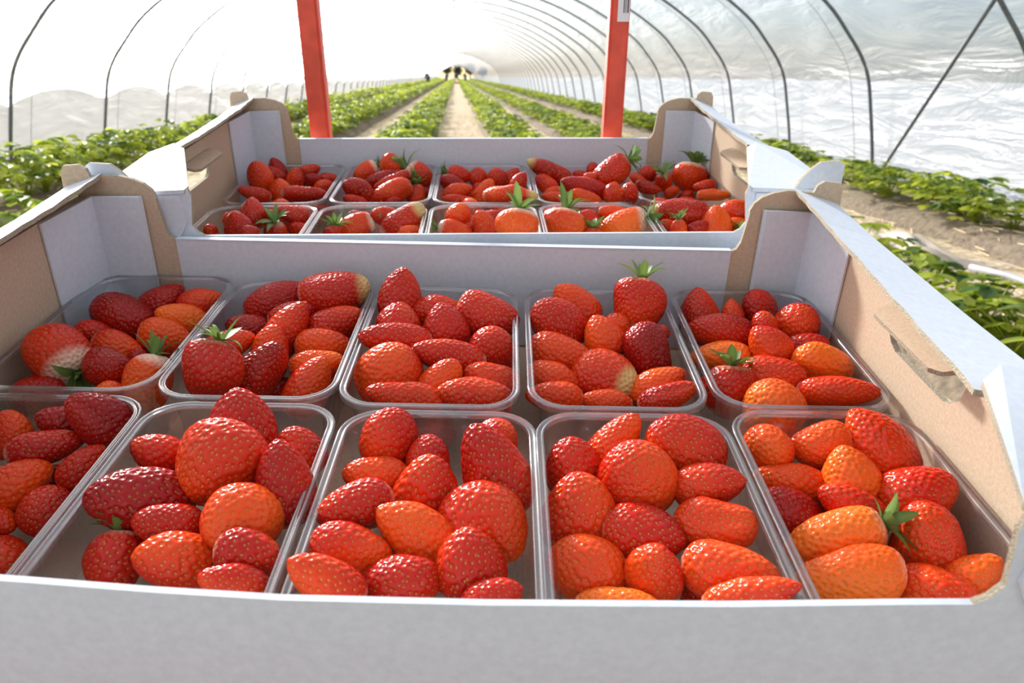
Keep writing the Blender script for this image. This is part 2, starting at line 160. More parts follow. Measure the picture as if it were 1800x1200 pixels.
('Rf3', (-39.4, 139.8, -14.7), (-0.839, -0.109, 0.533), 37.6, 24.9, 'l', 0.25, '', 'dark glossy sideways strawberry at back left, middle punnet, far row, rear crate'),
('Rf3', (33.7, 166.9, -14.2), (0.654, 0.161, 0.739), 34.2, 21.9, 'c', 0.4, 'k', 'gleaming slanting strawberry at back right, middle punnet, far row, rear crate'),
('Rf3', (41.2, 73.3, 4.7), (0.488, -0.015, 0.873), 27.1, 21.9, 'c', 0.4, '', 'sunlit upright strawberry along right side, middle punnet, far row, rear crate'),
('Rf3', (-33.7, 119.6, -19.9), (0.929, -0.088, 0.36), 42.0, 22.7, 'l', 0.45, '', 'sunlit oval strawberry at back left, middle punnet, far row, rear crate'),
('Rf3', (-7.2, 149.9, -22.3), (0.924, -0.114, 0.366), 18.0, 14.6, 'r', 0.3, '', 'tiny shaded strawberry at back, middle punnet, far row, rear crate'),
('Rf3', (-1.1, 132.4, -24.4), (0.641, -0.009, 0.767), 43.3, 25.9, 'l', 0.65, '', 'bright orange slanting strawberry at back, middle punnet, far row, rear crate'),
('Rf3', (28.6, 19.4, 3.8), (0.97, -0.236, 0.06), 63.2, 25.9, 'k', 0.5, 'g', 'wide double green-notched strawberry at front right, middle punnet, far row, rear crate'),
('Rf3', (-30.9, 102.6, -26.1), (-0.956, -0.18, 0.23), 44.3, 17.1, 'l', 0.5, '', 'long low orange strawberry along left side, middle punnet, far row, rear crate'),
('Rf4', (83.6, 163.5, -4.6), (-0.904, -0.031, 0.426), 64.0, 27.2, 'l', 0.3, 'g', 'long pale-tipped strawberry at back left, fourth punnet, far row, rear crate'),
('Rf4', (79.3, 144.3, -16.3), (-0.77, 0.222, 0.599), 32.9, 23.4, 'w', 0.5, 'k', 'shiny leafy orange strawberry at back left, fourth punnet, far row, rear crate'),
('Rf4', (140.2, 167.3, -5.2), (-0.048, 0.033, 0.998), 22.8, 18.2, 'r', 0.25, '', 'small dark rear strawberry at back right, fourth punnet, far row, rear crate'),
('Rf4', (124.4, 161.6, -9.2), (-0.94, -0.008, 0.342), 21.8, 14.6, 'l', 0.4, '', 'small pink strawberry at back, fourth punnet, far row, rear crate'),
('Rf4', (153.3, 100.4, 8.4), (-0.82, -0.089, -0.565), 52.2, 37.0, 'w', 0.4, 'k', 'biggest leaf-topped tilted strawberry along right side, fourth punnet, far row, rear crate'),
('Rf4', (127.7, 93.4, 5.1), (0.94, -0.332, 0.08), 17.3, 13.7, 'r', 0.4, '', 'tiny gleaming strawberry in centre, fourth punnet, far row, rear crate'),
('Rf4', (119.0, 82.9, -6.0), (-0.964, -0.015, 0.265), 61.3, 27.7, 'l', 0.25, '', 'big dark flat-lying strawberry in centre, fourth punnet, far row, rear crate'),
('Rf4', (87.8, 128.4, -22.3), (0.899, -0.197, 0.392), 24.6, 15.5, 'l', 0.5, '', 'small orange strawberry at back left, fourth punnet, far row, rear crate'),
('Rf4', (92.7, 114.3, -27.3), (-0.979, -0.061, 0.195), 46.2, 19.3, 'l', 0.4, '', 'long glossy low strawberry along left side, fourth punnet, far row, rear crate'),
('Rf4', (119.2, 62.5, -13.0), (-0.87, 0.042, 0.492), 38.9, 20.6, 'l', 0.6, '', 'matt orange strawberry at front, fourth punnet, far row, rear crate'),
('Rf4', (151.8, 67.9, -8.4), (-0.218, 0.12, 0.968), 27.1, 28.1, 'w', 0.5, '', 'upright sparkling strawberry along right side, fourth punnet, far row, rear crate'),
('Rf4', (160.5, 12.5, 7.1), (-0.14, -0.404, 0.904), 27.5, 21.9, 'r', 0.3, '', 'dull shaded corner strawberry at front right, fourth punnet, far row, rear crate'),
('Rf5', (215.6, 166.8, -9.0), (0.854, -0.307, 0.419), 38.8, 23.0, 'l', 0.35, '', 'dark pink rear strawberry at back, rightmost punnet, far row, rear crate'),
('Rf5', (260.9, 137.4, -7.2), (-0.252, -0.343, -0.905), 38.3, 47.9, 'w', 0.45, 'kp', 'largest curly-leaved upright strawberry at back right, rightmost punnet, far row, rear crate'),
('Rf5', (198.0, 157.8, -14.4), (0.885, -0.44, -0.148), 25.3, 15.7, 'l', 0.4, '', 'small rim-side pink strawberry at back left, rightmost punnet, far row, rear crate'),
('Rf5', (205.1, 120.7, -15.5), (0.879, -0.454, -0.142), 34.3, 17.2, 'l', 0.4, '', 'low pink rim-side strawberry along left side, rightmost punnet, far row, rear crate'),
('Rf5', (225.4, 128.1, -10.0), (0.23, 0.316, -0.921), 27.0, 23.5, 'w', 0.45, 'k', 'star-leaved central strawberry at back, rightmost punnet, far row, rear crate'),
('Rf5', (269.0, 99.2, -8.9), (-0.96, 0.261, -0.101), 29.0, 18.0, 'l', 0.5, 'k', 'shiny leafy strawberry along right side, rightmost punnet, far row, rear crate'),
('Rf5', (266.1, 50.2, -5.0), (0.876, -0.465, 0.123), 39.6, 15.2, 'k', 0.75, '', 'long lobed orange strawberry at front right, rightmost punnet, far row, rear crate'),
('Rf5', (251.9, 116.5, -24.7), (-0.934, 0.17, -0.315), 23.5, 14.5, 'l', 0.5, 'k', 'small leafy low strawberry along right side, rightmost punnet, far row, rear crate'),
('Rf5', (232.5, 114.8, -19.3), (0.77, -0.26, 0.583), 21.2, 15.5, 'r', 0.55, '', 'tiny mottled strawberry in centre, rightmost punnet, far row, rear crate'),
('Rn1', (-242.7, -22.3, -3.1), (-0.162, 0.146, 0.976), 33.8, 31.3, 'c', 0.3, '', 'tallest cone-shaped red strawberry at back, leftmost punnet, near row, rear crate'),
('Rn1', (-247.3, -62.8, -4.3), (-0.082, -0.273, 0.958), 34.2, 29.0, 'c', 0.3, '', 'sun-sparkled dark strawberry at back left, leftmost punnet, near row, rear crate'),
('Rn1', (-258.0, -41.2, -4.6), (-0.339, -0.399, 0.852), 21.6, 24.0, 'w', 0.45, '', 'orange tucked-behind strawberry at back left, leftmost punnet, near row, rear crate'),
('Rn1', (-202.6, -19.7, -4.9), (-0.886, -0.358, 0.296), 37.3, 21.5, 'w', 0.35, '', 'broad pinkish rear strawberry at back right, leftmost punnet, near row, rear crate'),
('Rn1', (-222.1, -29.8, -3.8), (0.907, -0.405, 0.118), 16.8, 15.0, 'r', 0.3, '', 'small shaded strawberry at back, leftmost punnet, near row, rear crate'),
('Rn1', (-275.0, -63.2, -9.5), (0.133, -0.37, 0.92), 18.0, 14.6, 'r', 0.4, '', 'sparkling rim-corner strawberry along left side, leftmost punnet, near row, rear crate'),
('Rn1', (-233.7, -78.2, -6.0), (0.939, 0.165, 0.301), 22.9, 15.7, 'l', 0.25, '', 'low purple-red strawberry in centre, leftmost punnet, near row, rear crate'),
('Rn1', (-216.3, -43.2, -19.6), (-0.097, 0.198, -0.975), 29.9, 24.4, 'w', 0.35, 'k', 'star-leaved front strawberry at back, leftmost punnet, near row, rear crate'),
('Rn1', (-196.0, -31.5, -17.4), (0.893, -0.43, 0.132), 23.4, 18.4, 'r', 0.4, '', 'low rim-side strawberry at back right, leftmost punnet, near row, rear crate'),
('Rn2', (-136.4, -21.9, -16.2), (-0.955, -0.223, -0.195), 40.1, 27.5, 'w', 0.45, 'kp', 'broad leafy pale-shouldered strawberry at back left, second punnet, near row, rear crate'),
('Rn2', (-155.5, -48.3, -20.0), (-0.086, -0.49, -0.868), 21.7, 23.7, 'w', 0.4, 'k', 'bushy-leaved low strawberry at back left, second punnet, near row, rear crate'),
('Rn2', (-106.6, -18.3, -8.0), (-0.929, -0.261, 0.263), 30.5, 21.6, 'l', 0.4, '', 'speckled rear strawberry at back, second punnet, near row, rear crate'),
('Rn2', (-82.3, -32.4, -10.0), (0.825, 0.04, 0.563), 50.4, 35.5, 'w', 0.4, 'g', 'largest green-edged round strawberry at back right, second punnet, near row, rear crate'),
('Rn2', (-77.4, -55.1, -13.4), (0.937, -0.015, 0.348), 23.3, 15.6, 'l', 0.55, '', 'small low bright strawberry along right side, second punnet, near row, rear crate'),
('Rn3', (-27.3, -20.6, -6.5), (0.461, -0.252, 0.851), 29.3, 26.8, 'w', 0.6, '', 'orange blunt rear strawberry at back left, middle punnet, near row, rear crate'),
('Rn3', (-0.1, -39.6, -11.5), (-0.455, 0.064, 0.888), 35.4, 27.6, 'c', 0.4, '', 'pointed rosy strawberry at back, middle punnet, near row, rear crate'),
('Rn3', (8.2, -17.0, -10.3), (0.962, -0.164, 0.22), 26.7, 17.8, 'l', 0.4, '', 'half-hidden rosy strawberry at back, middle punnet, near row, rear crate'),
('Rn3', (-31.0, -43.1, -16.8), (0.989, -0.012, -0.148), 37.0, 22.6, 'w', 0.5, 'kp', 'sparkling leafy sideways strawberry at back left, middle punnet, near row, rear crate'),
('Rn3', (30.5, -113.2, 9.3), (-0.099, -0.459, -0.883), 35.2, 44.0, 'w', 0.6, 'kp', 'wide white-shouldered leaf-crowned strawberry at front right, middle punnet, near row, rear crate'),
('Rn3', (-16.1, -31.6, -16.4), (0.776, -0.602, 0.187), 15.0, 13.3, 'r', 0.35, '', 'tiny hidden strawberry at back, middle punnet, near row, rear crate'),
('Rn4', (83.5, -43.7, -12.4), (-0.135, -0.449, -0.883), 37.2, 46.6, 'w', 0.65, 'kp', 'wide white-shouldered leafy strawberry at back left, fourth punnet, near row, rear crate'),
('Rn4', (69.7, -17.5, -10.9), (-0.192, -0.381, 0.905), 20.4, 19.0, 'r', 0.4, '', 'small dark rim-side strawberry at back left, fourth punnet, near row, rear crate'),
('Rn4', (110.5, -19.1, -12.3), (-0.938, 0.021, 0.345), 27.1, 21.7, 'w', 0.4, '', 'seedy rosy strawberry at back, fourth punnet, near row, rear crate'),
('Rn4', (144.3, -46.8, -10.9), (-0.951, 0.09, -0.295), 49.7, 34.0, 'w', 0.8, 'kp', 'large pale orange strawberry at back right, fourth punnet, near row, rear crate'),
('Rn4', (112.2, -58.4, -20.1), (0.017, -0.481, -0.877), 19.9, 22.4, 'w', 0.4, 'k', 'low tall-leaved strawberry at back, fourth punnet, near row, rear crate'),
('Rn4', (138.3, -17.4, -5.8), (0.929, -0.356, 0.101), 32.2, 16.4, 'l', 0.5, '', 'rear plastic-veiled strawberry at back right, fourth punnet, near row, rear crate'),
('Rn5', (208.6, -23.8, -4.5), (-0.966, 0.26, 0.001), 66.8, 33.6, 'l', 0.35, 'g', 'biggest long pale-ended strawberry at back left, rightmost punnet, near row, rear crate'),
('Rn5', (242.6, -44.3, -10.6), (-0.024, 0.22, 0.975), 40.6, 38.0, 'c', 0.6, '', 'tall bright cone-shaped strawberry at back, rightmost punnet, near row, rear crate'),
('Rn5', (268.7, -24.0, -3.0), (0.849, -0.431, 0.306), 35.5, 26.7, 'w', 0.4, '', 'glossy corner strawberry at back right, rightmost punnet, near row, rear crate'),
('Rn5', (194.3, -38.4, -13.5), (0.901, -0.415, 0.126), 24.5, 15.2, 'l', 0.5, '', 'small low orange strawberry at back left, rightmost punnet, near row, rear crate'),
('Rn5', (199.7, -60.4, -14.3), (0.023, -0.317, -0.948), 26.9, 19.7, 'w', 0.5, 'k', 'one-leafed low strawberry at back left, rightmost punnet, near row, rear crate'),
('Rn5', (219.9, -54.7, -11.8), (0.754, -0.255, 0.605), 25.8, 17.5, 'l', 0.3, '', 'dark low strawberry at back, rightmost punnet, near row, rear crate'),
('Rn5', (268.6, -42.0, -12.8), (0.861, -0.487, 0.149), 23.0, 18.6, 'l', 0.75, '', 'sparkling orange corner strawberry at back right, rightmost punnet, near row, rear crate'),
('Rn5', (265.2, -58.0, -21.2), (0.03, -0.328, -0.944), 19.3, 18.2, 'w', 0.45, 'k', 'hidden green-leaved strawberry at back right, rightmost punnet, near row, rear crate'),
('Ff1', (-231.3, 138.2, -43.7), (0.735, -0.614, 0.287), 32.1, 28.6, 'w', 0.44, '', 'half-buried red strawberry at back, leftmost punnet, far row, front crate'),
('Ff2', (-123.8, 79.8, -45.0), (-0.43, -0.892, 0.138), 31.7, 26.1, 'l', 0.22, '', 'half-buried dark crimson strawberry at front, second punnet, far row, front crate'),
('Ff2', (-87.9, 115.7, -43.7), (-0.041, -0.999, -0.016), 31.8, 28.6, 'w', 0.6, '', 'half-buried orange-red strawberry along right side, second punnet, far row, front crate'),
('Ff3', (22.7, 74.8, -43.9), (-0.29, -0.909, 0.3), 33.1, 28.2, 'w', 0.34, '', 'half-buried red strawberry along right side, middle punnet, far row, front crate'),
('Ff3', (-7.4, 32.3, -43.2), (-0.764, -0.643, 0.056), 35.0, 29.6, 'w', 0.21, '', 'half-buried dark crimson strawberry at front, middle punnet, far row, front crate'),
('Ff4', (119.3, 35.6, -44.9), (-0.982, -0.079, -0.172), 30.0, 26.1, 'c', 0.28, '', 'half-buried dark crimson strawberry at front, fourth punnet, far row, front crate'),
('Ff5', (259.5, 82.6, -44.0), (0.845, -0.525, 0.1), 32.9, 27.9, 'w', 0.5, '', 'half-buried orange-red strawberry along right side, rightmost punnet, far row, front crate'),
('Fn1', (-231.9, -21.3, -46.8), (-0.902, -0.432, -0.023), 25.0, 22.4, 'r', 0.26, '', 'half-buried dark crimson strawberry at back, leftmost punnet, near row, front crate'),
('Fn2', (-82.4, -101.5, -43.2), (0.452, 0.826, 0.337), 33.4, 29.6, 'c', 0.46, '', 'half-buried orange-red strawberry along right side, second punnet, near row, front crate'),
('Fn4', (147.7, -107.5, -46.6), (0.793, -0.607, 0.04), 28.6, 22.8, 'c', 0.41, '', 'half-buried red strawberry at front right, fourth punnet, near row, front crate'),
('Fn5', (243.7, -28.5, -43.6), (-0.263, -0.913, 0.311), 33.3, 28.7, 'l', 0.43, '', 'half-buried red strawberry at back, rightmost punnet, near row, front crate'),
('Rf1', (-245.5, 153.1, -43.4), (0.11, -0.921, 0.374), 37.6, 29.3, 'r', 0.37, '', 'half-buried red strawberry at back, leftmost punnet, far row, rear crate'),
('Rf1', (-203.0, 105.4, -43.8), (0.732, 0.656, -0.183), 32.7, 28.5, 'r', 0.36, '', 'half-buried red strawberry along right side, leftmost punnet, far row, rear crate'),
('Rf1', (-201.0, 129.4, -46.6), (-0.903, 0.429, 0.027), 25.9, 22.9, 'r', 0.38, '', 'half-buried red strawberry at back right, leftmost punnet, far row, rear crate'),
('Rf1', (-230.7, 45.3, -22.7), (0.336, -0.94, -0.06), 31.3, 28.2, 'c', 0.55, '', 'tucked-under orange-red strawberry at front, leftmost punnet, far row, rear crate'),
('Rf1', (-241.2, 61.1, -44.1), (0.921, 0.137, 0.365), 32.3, 27.9, 'w', 0.57, '', 'half-buried orange-red strawberry at front, leftmost punnet, far row, rear crate'),
('Rf1', (-205.1, 50.2, -25.9), (-0.042, 0.921, 0.387), 29.8, 25.7, 'w', 0.36, '', 'tucked-under red strawberry at front right, leftmost punnet, far row, rear crate'),
('Rf2', (-149.0, 36.8, -28.9), (-0.531, -0.825, 0.194), 26.9, 23.3, 'c', 0.23, '', 'tucked-under dark crimson strawberry at front left, second punnet, far row, rear crate'),
('Rf2', (-122.6, 93.4, -45.1), (0.649, 0.74, 0.176), 33.7, 25.8, 'w', 0.5, '', 'half-buried orange-red strawberry in centre, second punnet, far row, rear crate'),
('Rf2', (-109.1, 50.9, -43.5), (0.258, 0.965, 0.047), 33.2, 28.9, 'l', 0.46, '', 'half-buried orange-red strawberry at front, second punnet, far row, rear crate'),
('Rf2', (-131.0, 154.7, -45.7), (0.666, -0.721, -0.194), 28.9, 24.6, 'r', 0.3, '', 'half-buried dark crimson strawberry at back left, second punnet, far row, rear crate'),
('Rf2', (-144.0, 129.5, -27.3), (-0.895, 0.401, 0.196), 28.2, 24.6, 'r', 0.56, '', 'tucked-under orange-red strawberry at back left, second punnet, far row, rear crate'),
('Rf2', (-140.4, 56.4, -45.8), (0.245, -0.879, 0.41), 32.2, 24.4, 'l', 0.22, '', 'half-buried dark crimson strawberry at front left, second punnet, far row, rear crate'),
('Rf3', (-13.7, 59.2, -43.5), (-0.849, -0.369, 0.378), 37.6, 29.0, 'c', 0.53, '', 'half-buried orange-red strawberry at front, middle punnet, far row, rear crate'),
('Rf3', (-27.3, 137.4, -43.3), (0.977, 0.208, -0.048), 34.2, 29.5, 'w', 0.22, '', 'half-buried dark crimson strawberry at back left, middle punnet, far row, rear crate'),
('Rf3', (-15.8, 79.4, -27.7), (0.414, -0.906, 0.087), 27.5, 24.3, 'r', 0.54, '', 'tucked-under orange-red strawberry in centre, middle punnet, far row, rear crate'),
('Rf3', (22.6, 107.1, -45.6), (0.702, 0.608, 0.37), 32.1, 24.8, 'l', 0.42, '', 'half-buried red strawberry along right side, middle punnet, far row, rear crate'),
('Rf3', (10.7, 146.2, -44.5), (-0.579, 0.732, 0.358), 34.7, 27.1, 'l', 0.49, '', 'half-buried orange-red strawberry at back, middle punnet, far row, rear crate'),
('Rf4', (110.5, 146.1, -45.4), (-0.284, -0.952, -0.114), 33.7, 25.2, 'w', 0.33, '', 'half-buried red strawberry at back, fourth punnet, far row, rear crate'),
('Rf4', (81.7, 63.4, -30.1), (0.598, -0.675, 0.432), 27.8, 22.3, 'c', 0.42, '', 'tucked-under red strawberry at front left, fourth punnet, far row, rear crate'),
('Rf4', (143.4, 117.0, -45.2), (0.276, 0.959, 0.071), 28.2, 25.6, 'c', 0.47, '', 'half-buried orange-red strawberry at back right, fourth punnet, far row, rear crate'),
('Rf4', (86.7, 42.6, -26.0), (0.724, 0.611, 0.32), 28.4, 25.6, 'r', 0.46, '', 'tucked-under orange-red strawberry at front left, fourth punnet, far row, rear crate'),
('Rf4', (124.2, 85.5, -28.4), (-0.465, 0.845, 0.265), 30.8, 23.7, 'w', 0.22, '', 'tucked-under dark crimson strawberry in centre, fourth punnet, far row, rear crate'),
('Rf5', (207.6, 127.5, -44.0), (0.61, 0.67, 0.424), 36.7, 28.0, 'c', 0.28, '', 'half-buried dark crimson strawberry at back left, rightmost punnet, far row, rear crate'),
('Rf5', (243.5, 75.3, -26.0), (0.926, -0.376, 0.039), 29.1, 25.6, 'r', 0.33, '', 'tucked-under red strawberry at front, rightmost punnet, far row, rear crate'),
('Rf5', (212.4, 71.8, -27.1), (0.402, -0.912, -0.079), 30.1, 24.7, 'w', 0.47, '', 'tucked-under orange-red strawberry at front left, rightmost punnet, far row, rear crate'),
]
PUNNETS = {
    'Ff1': (-232.5, 100),
    'Fn1': (-226, -87),
    'Ff2': (-119, 93.5),
    'Fn2': (-112, -92.5),
    'Ff3': (-5, 88),
    'Fn3': (4, -97.5),
    'Ff4': (113, 89),
    'Fn4': (116.5, -96.5),
    'Ff5': (230.5, 94),
    'Fn5': (231.5, -90),
    'Rf1': (-231, 95),
    'Rn1': (-231, -94),
    'Rf2': (-115, 94),
    'Rn2': (-116.5, -94),
    'Rf3': (-1, 92),
    'Rn3': (-1.5, -94),
    'Rf4': (114, 90),
    'Rn4': (113.5, -94),
    'Rf5': (230, 93),
    'Rn5': (230, -94),
}
CAM_ROWS = [[0.997586, -0.022851, 0.065575], [-0.069442, -0.328272, 0.942027], [0.0, -0.944307, -0.329066]]
POSE = {
    'F': ([[0.999707, -0.003633, 0.023921], [0.019593, -0.458539, -0.888458], [0.014197, 0.888667, -0.458334]], [-46.439, 38.211, 461.477]),
    'R': ([[0.999217, -0.039064, 0.006266], [-0.011604, -0.440787, -0.897537], [0.037823, 0.896761, -0.440895]], [-29.965, -149.478, 829.031]),
}
RES_SCALE = 1.0
SKY, SUN, EXPO = 0.22, 24.5, -0.52

C = bpy.context.scene.collection
HC = 1.05                      # camera height above the ground (m)
F_PX = 1343.0                  # focal length for an 1800 px wide frame
PI = math.pi

# ---------------------------------------------------------------- frames
CAMR = Matrix(CAM_ROWS)        # camera (x right, y down, z forward) -> world
def crate_matrix(k):
    R, t = POSE[k]
    R = CAMR @ Matrix(R)
    t = CAMR @ Vector(t) * 0.001 + Vector((0, 0, HC))
    M = R.to_4x4()
    # orthonormalise
    q = R.to_quaternion(); q.normalize()
    M = q.to_matrix().to_4x4(); M.translation = t
    return M
MAT = {'F': crate_matrix('F'), 'R': crate_matrix('R')}

# ---------------------------------------------------------------- materials
def new_mat(name):
    m = bpy.data.materials.new(name); m.use_nodes = True
    nt = m.node_tree
    for n in list(nt.nodes): nt.nodes.remove(n)
    out = nt.nodes.new('ShaderNodeOutputMaterial')
    return m, nt, out
def N(nt, typ, **kw):
    n = nt.nodes.new(typ)
    for k, v in kw.items():
        if k in n.inputs: n.inputs[k].default_value = v
        else: setattr(n, k, v)
    return n
def LK(nt, a, ao, b, bi): nt.links.new(a.outputs[ao], b.inputs[bi])
def principled(name, col, rough=.5, noise=0, nscale=200, bump=0, bscale=300, spec=.5, metal=0, col2=None, coord='Object', stretch=None):
    m, nt, out = new_mat(name)
    p = N(nt, 'ShaderNodeBsdfPrincipled'); p.inputs['Roughness'].default_value = rough
    p.inputs['Base Color'].default_value = (*col, 1); p.inputs['Specular IOR Level'].default_value = spec
    p.inputs['Metallic'].default_value = metal
    LK(nt, p, 0, out, 0)
    tc = N(nt, 'ShaderNodeTexCoord'); src = (tc, coord)
    if stretch:
        mp = N(nt, 'ShaderNodeMapping'); mp.inputs['Scale'].default_value = stretch
        LK(nt, tc, coord, mp, 0); src = (mp, 0)
    if noise or col2:
        n = N(nt, 'ShaderNodeTexNoise'); n.inputs['Scale'].default_value = nscale; n.inputs['Detail'].default_value = 5
        LK(nt, src[0], src[1], n, 'Vector')
        r = N(nt, 'ShaderNodeValToRGB')
        a = [c * (1 - noise) for c in col]; b = list(col2) if col2 else [min(1, c * (1 + noise)) for c in col]
        r.color_ramp.elements[0].color = (*a, 1); r.color_ramp.elements[1].color = (*b, 1)
        r.color_ramp.elements[0].position = .3; r.color_ramp.elements[1].position = .7
        LK(nt, n, 'Fac', r, 0); LK(nt, r, 0, p, 'Base Color')
    if bump:
        n2 = N(nt, 'ShaderNodeTexNoise'); n2.inputs['Scale'].default_value = bscale; n2.inputs['Detail'].default_value = 4
        LK(nt, src[0], src[1], n2, 'Vector')
        bp = N(nt, 'ShaderNodeBump'); bp.inputs['Strength'].default_value = bump; bp.inputs['Distance'].default_value = .002
        LK(nt, n2, 'Fac', bp, 'Height'); LK(nt, bp, 0, p, 'Normal')
    return m
M_WHITE = principled('white_coated_board', (.64, .685, .74), .55, noise=.05, nscale=260, bump=.07, bscale=500, spec=.3)
M_KRAFT = principled('kraft_board', (.56, .43, .30), .8, noise=.10, nscale=420, bump=.12, bscale=900, spec=.2)
M_EDGE = principled('corrugated_edge', (.40, .34, .24), .85, noise=.22, nscale=900, bump=.6, bscale=900)
M_RED = principled('red_painted_steel', (.74, .085, .040), .42, noise=.18, nscale=40, bump=.1, bscale=120)
M_STEEL = principled('galvanised_steel', (.14, .155, .16), .45, noise=.2, nscale=30, metal=.3)
M_RUBBER = principled('black_rubber', (.02, .02, .02), .7)
M_STICK = principled('white_sticker_paper', (.85, .85, .85), .5)
M_INK = principled('black_printing', (.02, .02, .02), .6)
M_SOIL = principled('mulch_soil', (.20, .15, .10), .95, noise=.4, nscale=30, bump=1, bscale=60)
M_STRAW = principled('straw_piece', (.78, .60, .33), .7, noise=.25, nscale=15)

def straw_ground():
    m, nt, out = new_mat('straw_strewn_ground')
    p = N(nt, 'ShaderNodeBsdfPrincipled'); p.inputs['Roughness'].default_value = .9; p.inputs['Specular IOR Level'].default_value = .1
    tc = N(nt, 'ShaderNodeTexCoord')
    n1 = N(nt, 'ShaderNodeTexNoise'); n1.inputs['Scale'].default_value = 14; n1.inputs['Detail'].default_value = 8; n1.inputs['Roughness'].default_value = .7
    n2 = N(nt, 'ShaderNodeTexNoise'); n2.inputs['Scale'].default_value = 1.3; n2.inputs['Detail'].default_value = 3
    LK(nt, tc, 'Object', n1, 'Vector'); LK(nt, tc, 'Object', n2, 'Vector')
    r = N(nt, 'ShaderNodeValToRGB'); r.color_ramp.elements[0].color = (.22, .155, .095, 1); r.color_ramp.elements[1].color = (.95, .80, .57, 1)
    r.color_ramp.elements[0].position = .30; r.color_ramp.elements[1].position = .62
    r2 = N(nt, 'ShaderNodeValToRGB'); r2.color_ramp.elements[0].color = (.75, .7, .65, 1); r2.color_ramp.elements[1].color = (1, 1, 1, 1)
    LK(nt, n1, 'Fac', r, 0); LK(nt, n2, 'Fac', r2, 0)
    mx = N(nt, 'ShaderNodeMix', data_type='RGBA', blend_type='MULTIPLY'); mx.inputs[0].default_value = 1
    nt.links.new(r.outputs[0], mx.inputs[6]); nt.links.new(r2.outputs[0], mx.inputs[7]); nt.links.new(mx.outputs[2], p.inputs['Base Color'])
    bp = N(nt, 'ShaderNodeBump'); bp.inputs['Strength'].default_value = .8; bp.inputs['Distance'].default_value = .03
    LK(nt, n1, 'Fac', bp, 'Height'); LK(nt, bp, 0, p, 'Normal'); LK(nt, p, 0, out, 0)
    return m
M_GROUND = straw_ground()

def film(name, transp, col=(.95, .95, .95), dens=.62, bump=.35, spec=.12, haze=0.0):
    """polythene: lets part of the light straight through, scatters most of the rest forwards"""
    m, nt, out = new_mat(name)
    tc = N(nt, 'ShaderNodeTexCoord'); mp = N(nt, 'ShaderNodeMapping'); mp.inputs['Scale'].default_value = (1.2, .55, 3.2)
    LK(nt, tc, 'Object', mp, 0)
    n = N(nt, 'ShaderNodeTexNoise'); n.inputs['Scale'].default_value = 1.5; n.inputs['Detail'].default_value = 6; n.inputs['Roughness'].default_value = .55; n.inputs['Distortion'].default_value = 1.0
    LK(nt, mp, 0, n, 'Vector')
    bp = N(nt, 'ShaderNodeBump'); bp.inputs['Strength'].default_value = bump; bp.inputs['Distance'].default_value = .25
    LK(nt, n, 'Fac', bp, 'Height')
    tl = N(nt, 'ShaderNodeBsdfTranslucent'); tl.inputs['Color'].default_value = (*col, 1)
    df = N(nt, 'ShaderNodeBsdfDiffuse'); df.inputs['Color'].default_value = (*col, 1)
    gl = N(nt, 'ShaderNodeBsdfGlossy'); gl.inputs['Roughness'].default_value = .28; gl.inputs['Color'].default_value = (1, 1, 1, 1)
    tr = N(nt, 'ShaderNodeBsdfTransparent')
    for s in (tl, df, gl): LK(nt, bp, 0, s, 'Normal')
    a = N(nt, 'ShaderNodeMixShader'); a.inputs[0].default_value = 1 - dens
    LK(nt, tl, 0, a, 1); LK(nt, df, 0, a, 2)
    b = N(nt, 'ShaderNodeMixShader'); b.inputs[0].default_value = spec
    LK(nt, a, 0, b, 1); LK(nt, gl, 0, b, 2)
    c = N(nt, 'ShaderNodeMixShader'); c.inputs[0].default_value = transp
    LK(nt, b, 0, c, 1); LK(nt, tr, 0, c, 2)
    # haze: the rest of the light leaves in a broad lobe around its own direction
    rf = N(nt, 'ShaderNodeBsdfRefraction', distribution='GGX'); rf.inputs['Roughness'].default_value = .62; rf.inputs['IOR'].default_value = 1.4; rf.inputs['Color'].default_value = (.97, .97, .97, 1)
    LK(nt, bp, 0, rf, 'Normal')
    e = N(nt, 'ShaderNodeMixShader'); e.inputs[0].default_value = haze
    LK(nt, c, 0, e, 1); LK(nt, rf, 0, e, 2); LK(nt, e, 0, out, 0)
    return m
M_FILM = film('polythene_film', .42, dens=.66, bump=.7, spec=.10, haze=.26)
M_SKIRT = film('pale_side_fleece', .10, col=(.56, .54, .51), dens=.30, bump=.5, spec=.02)

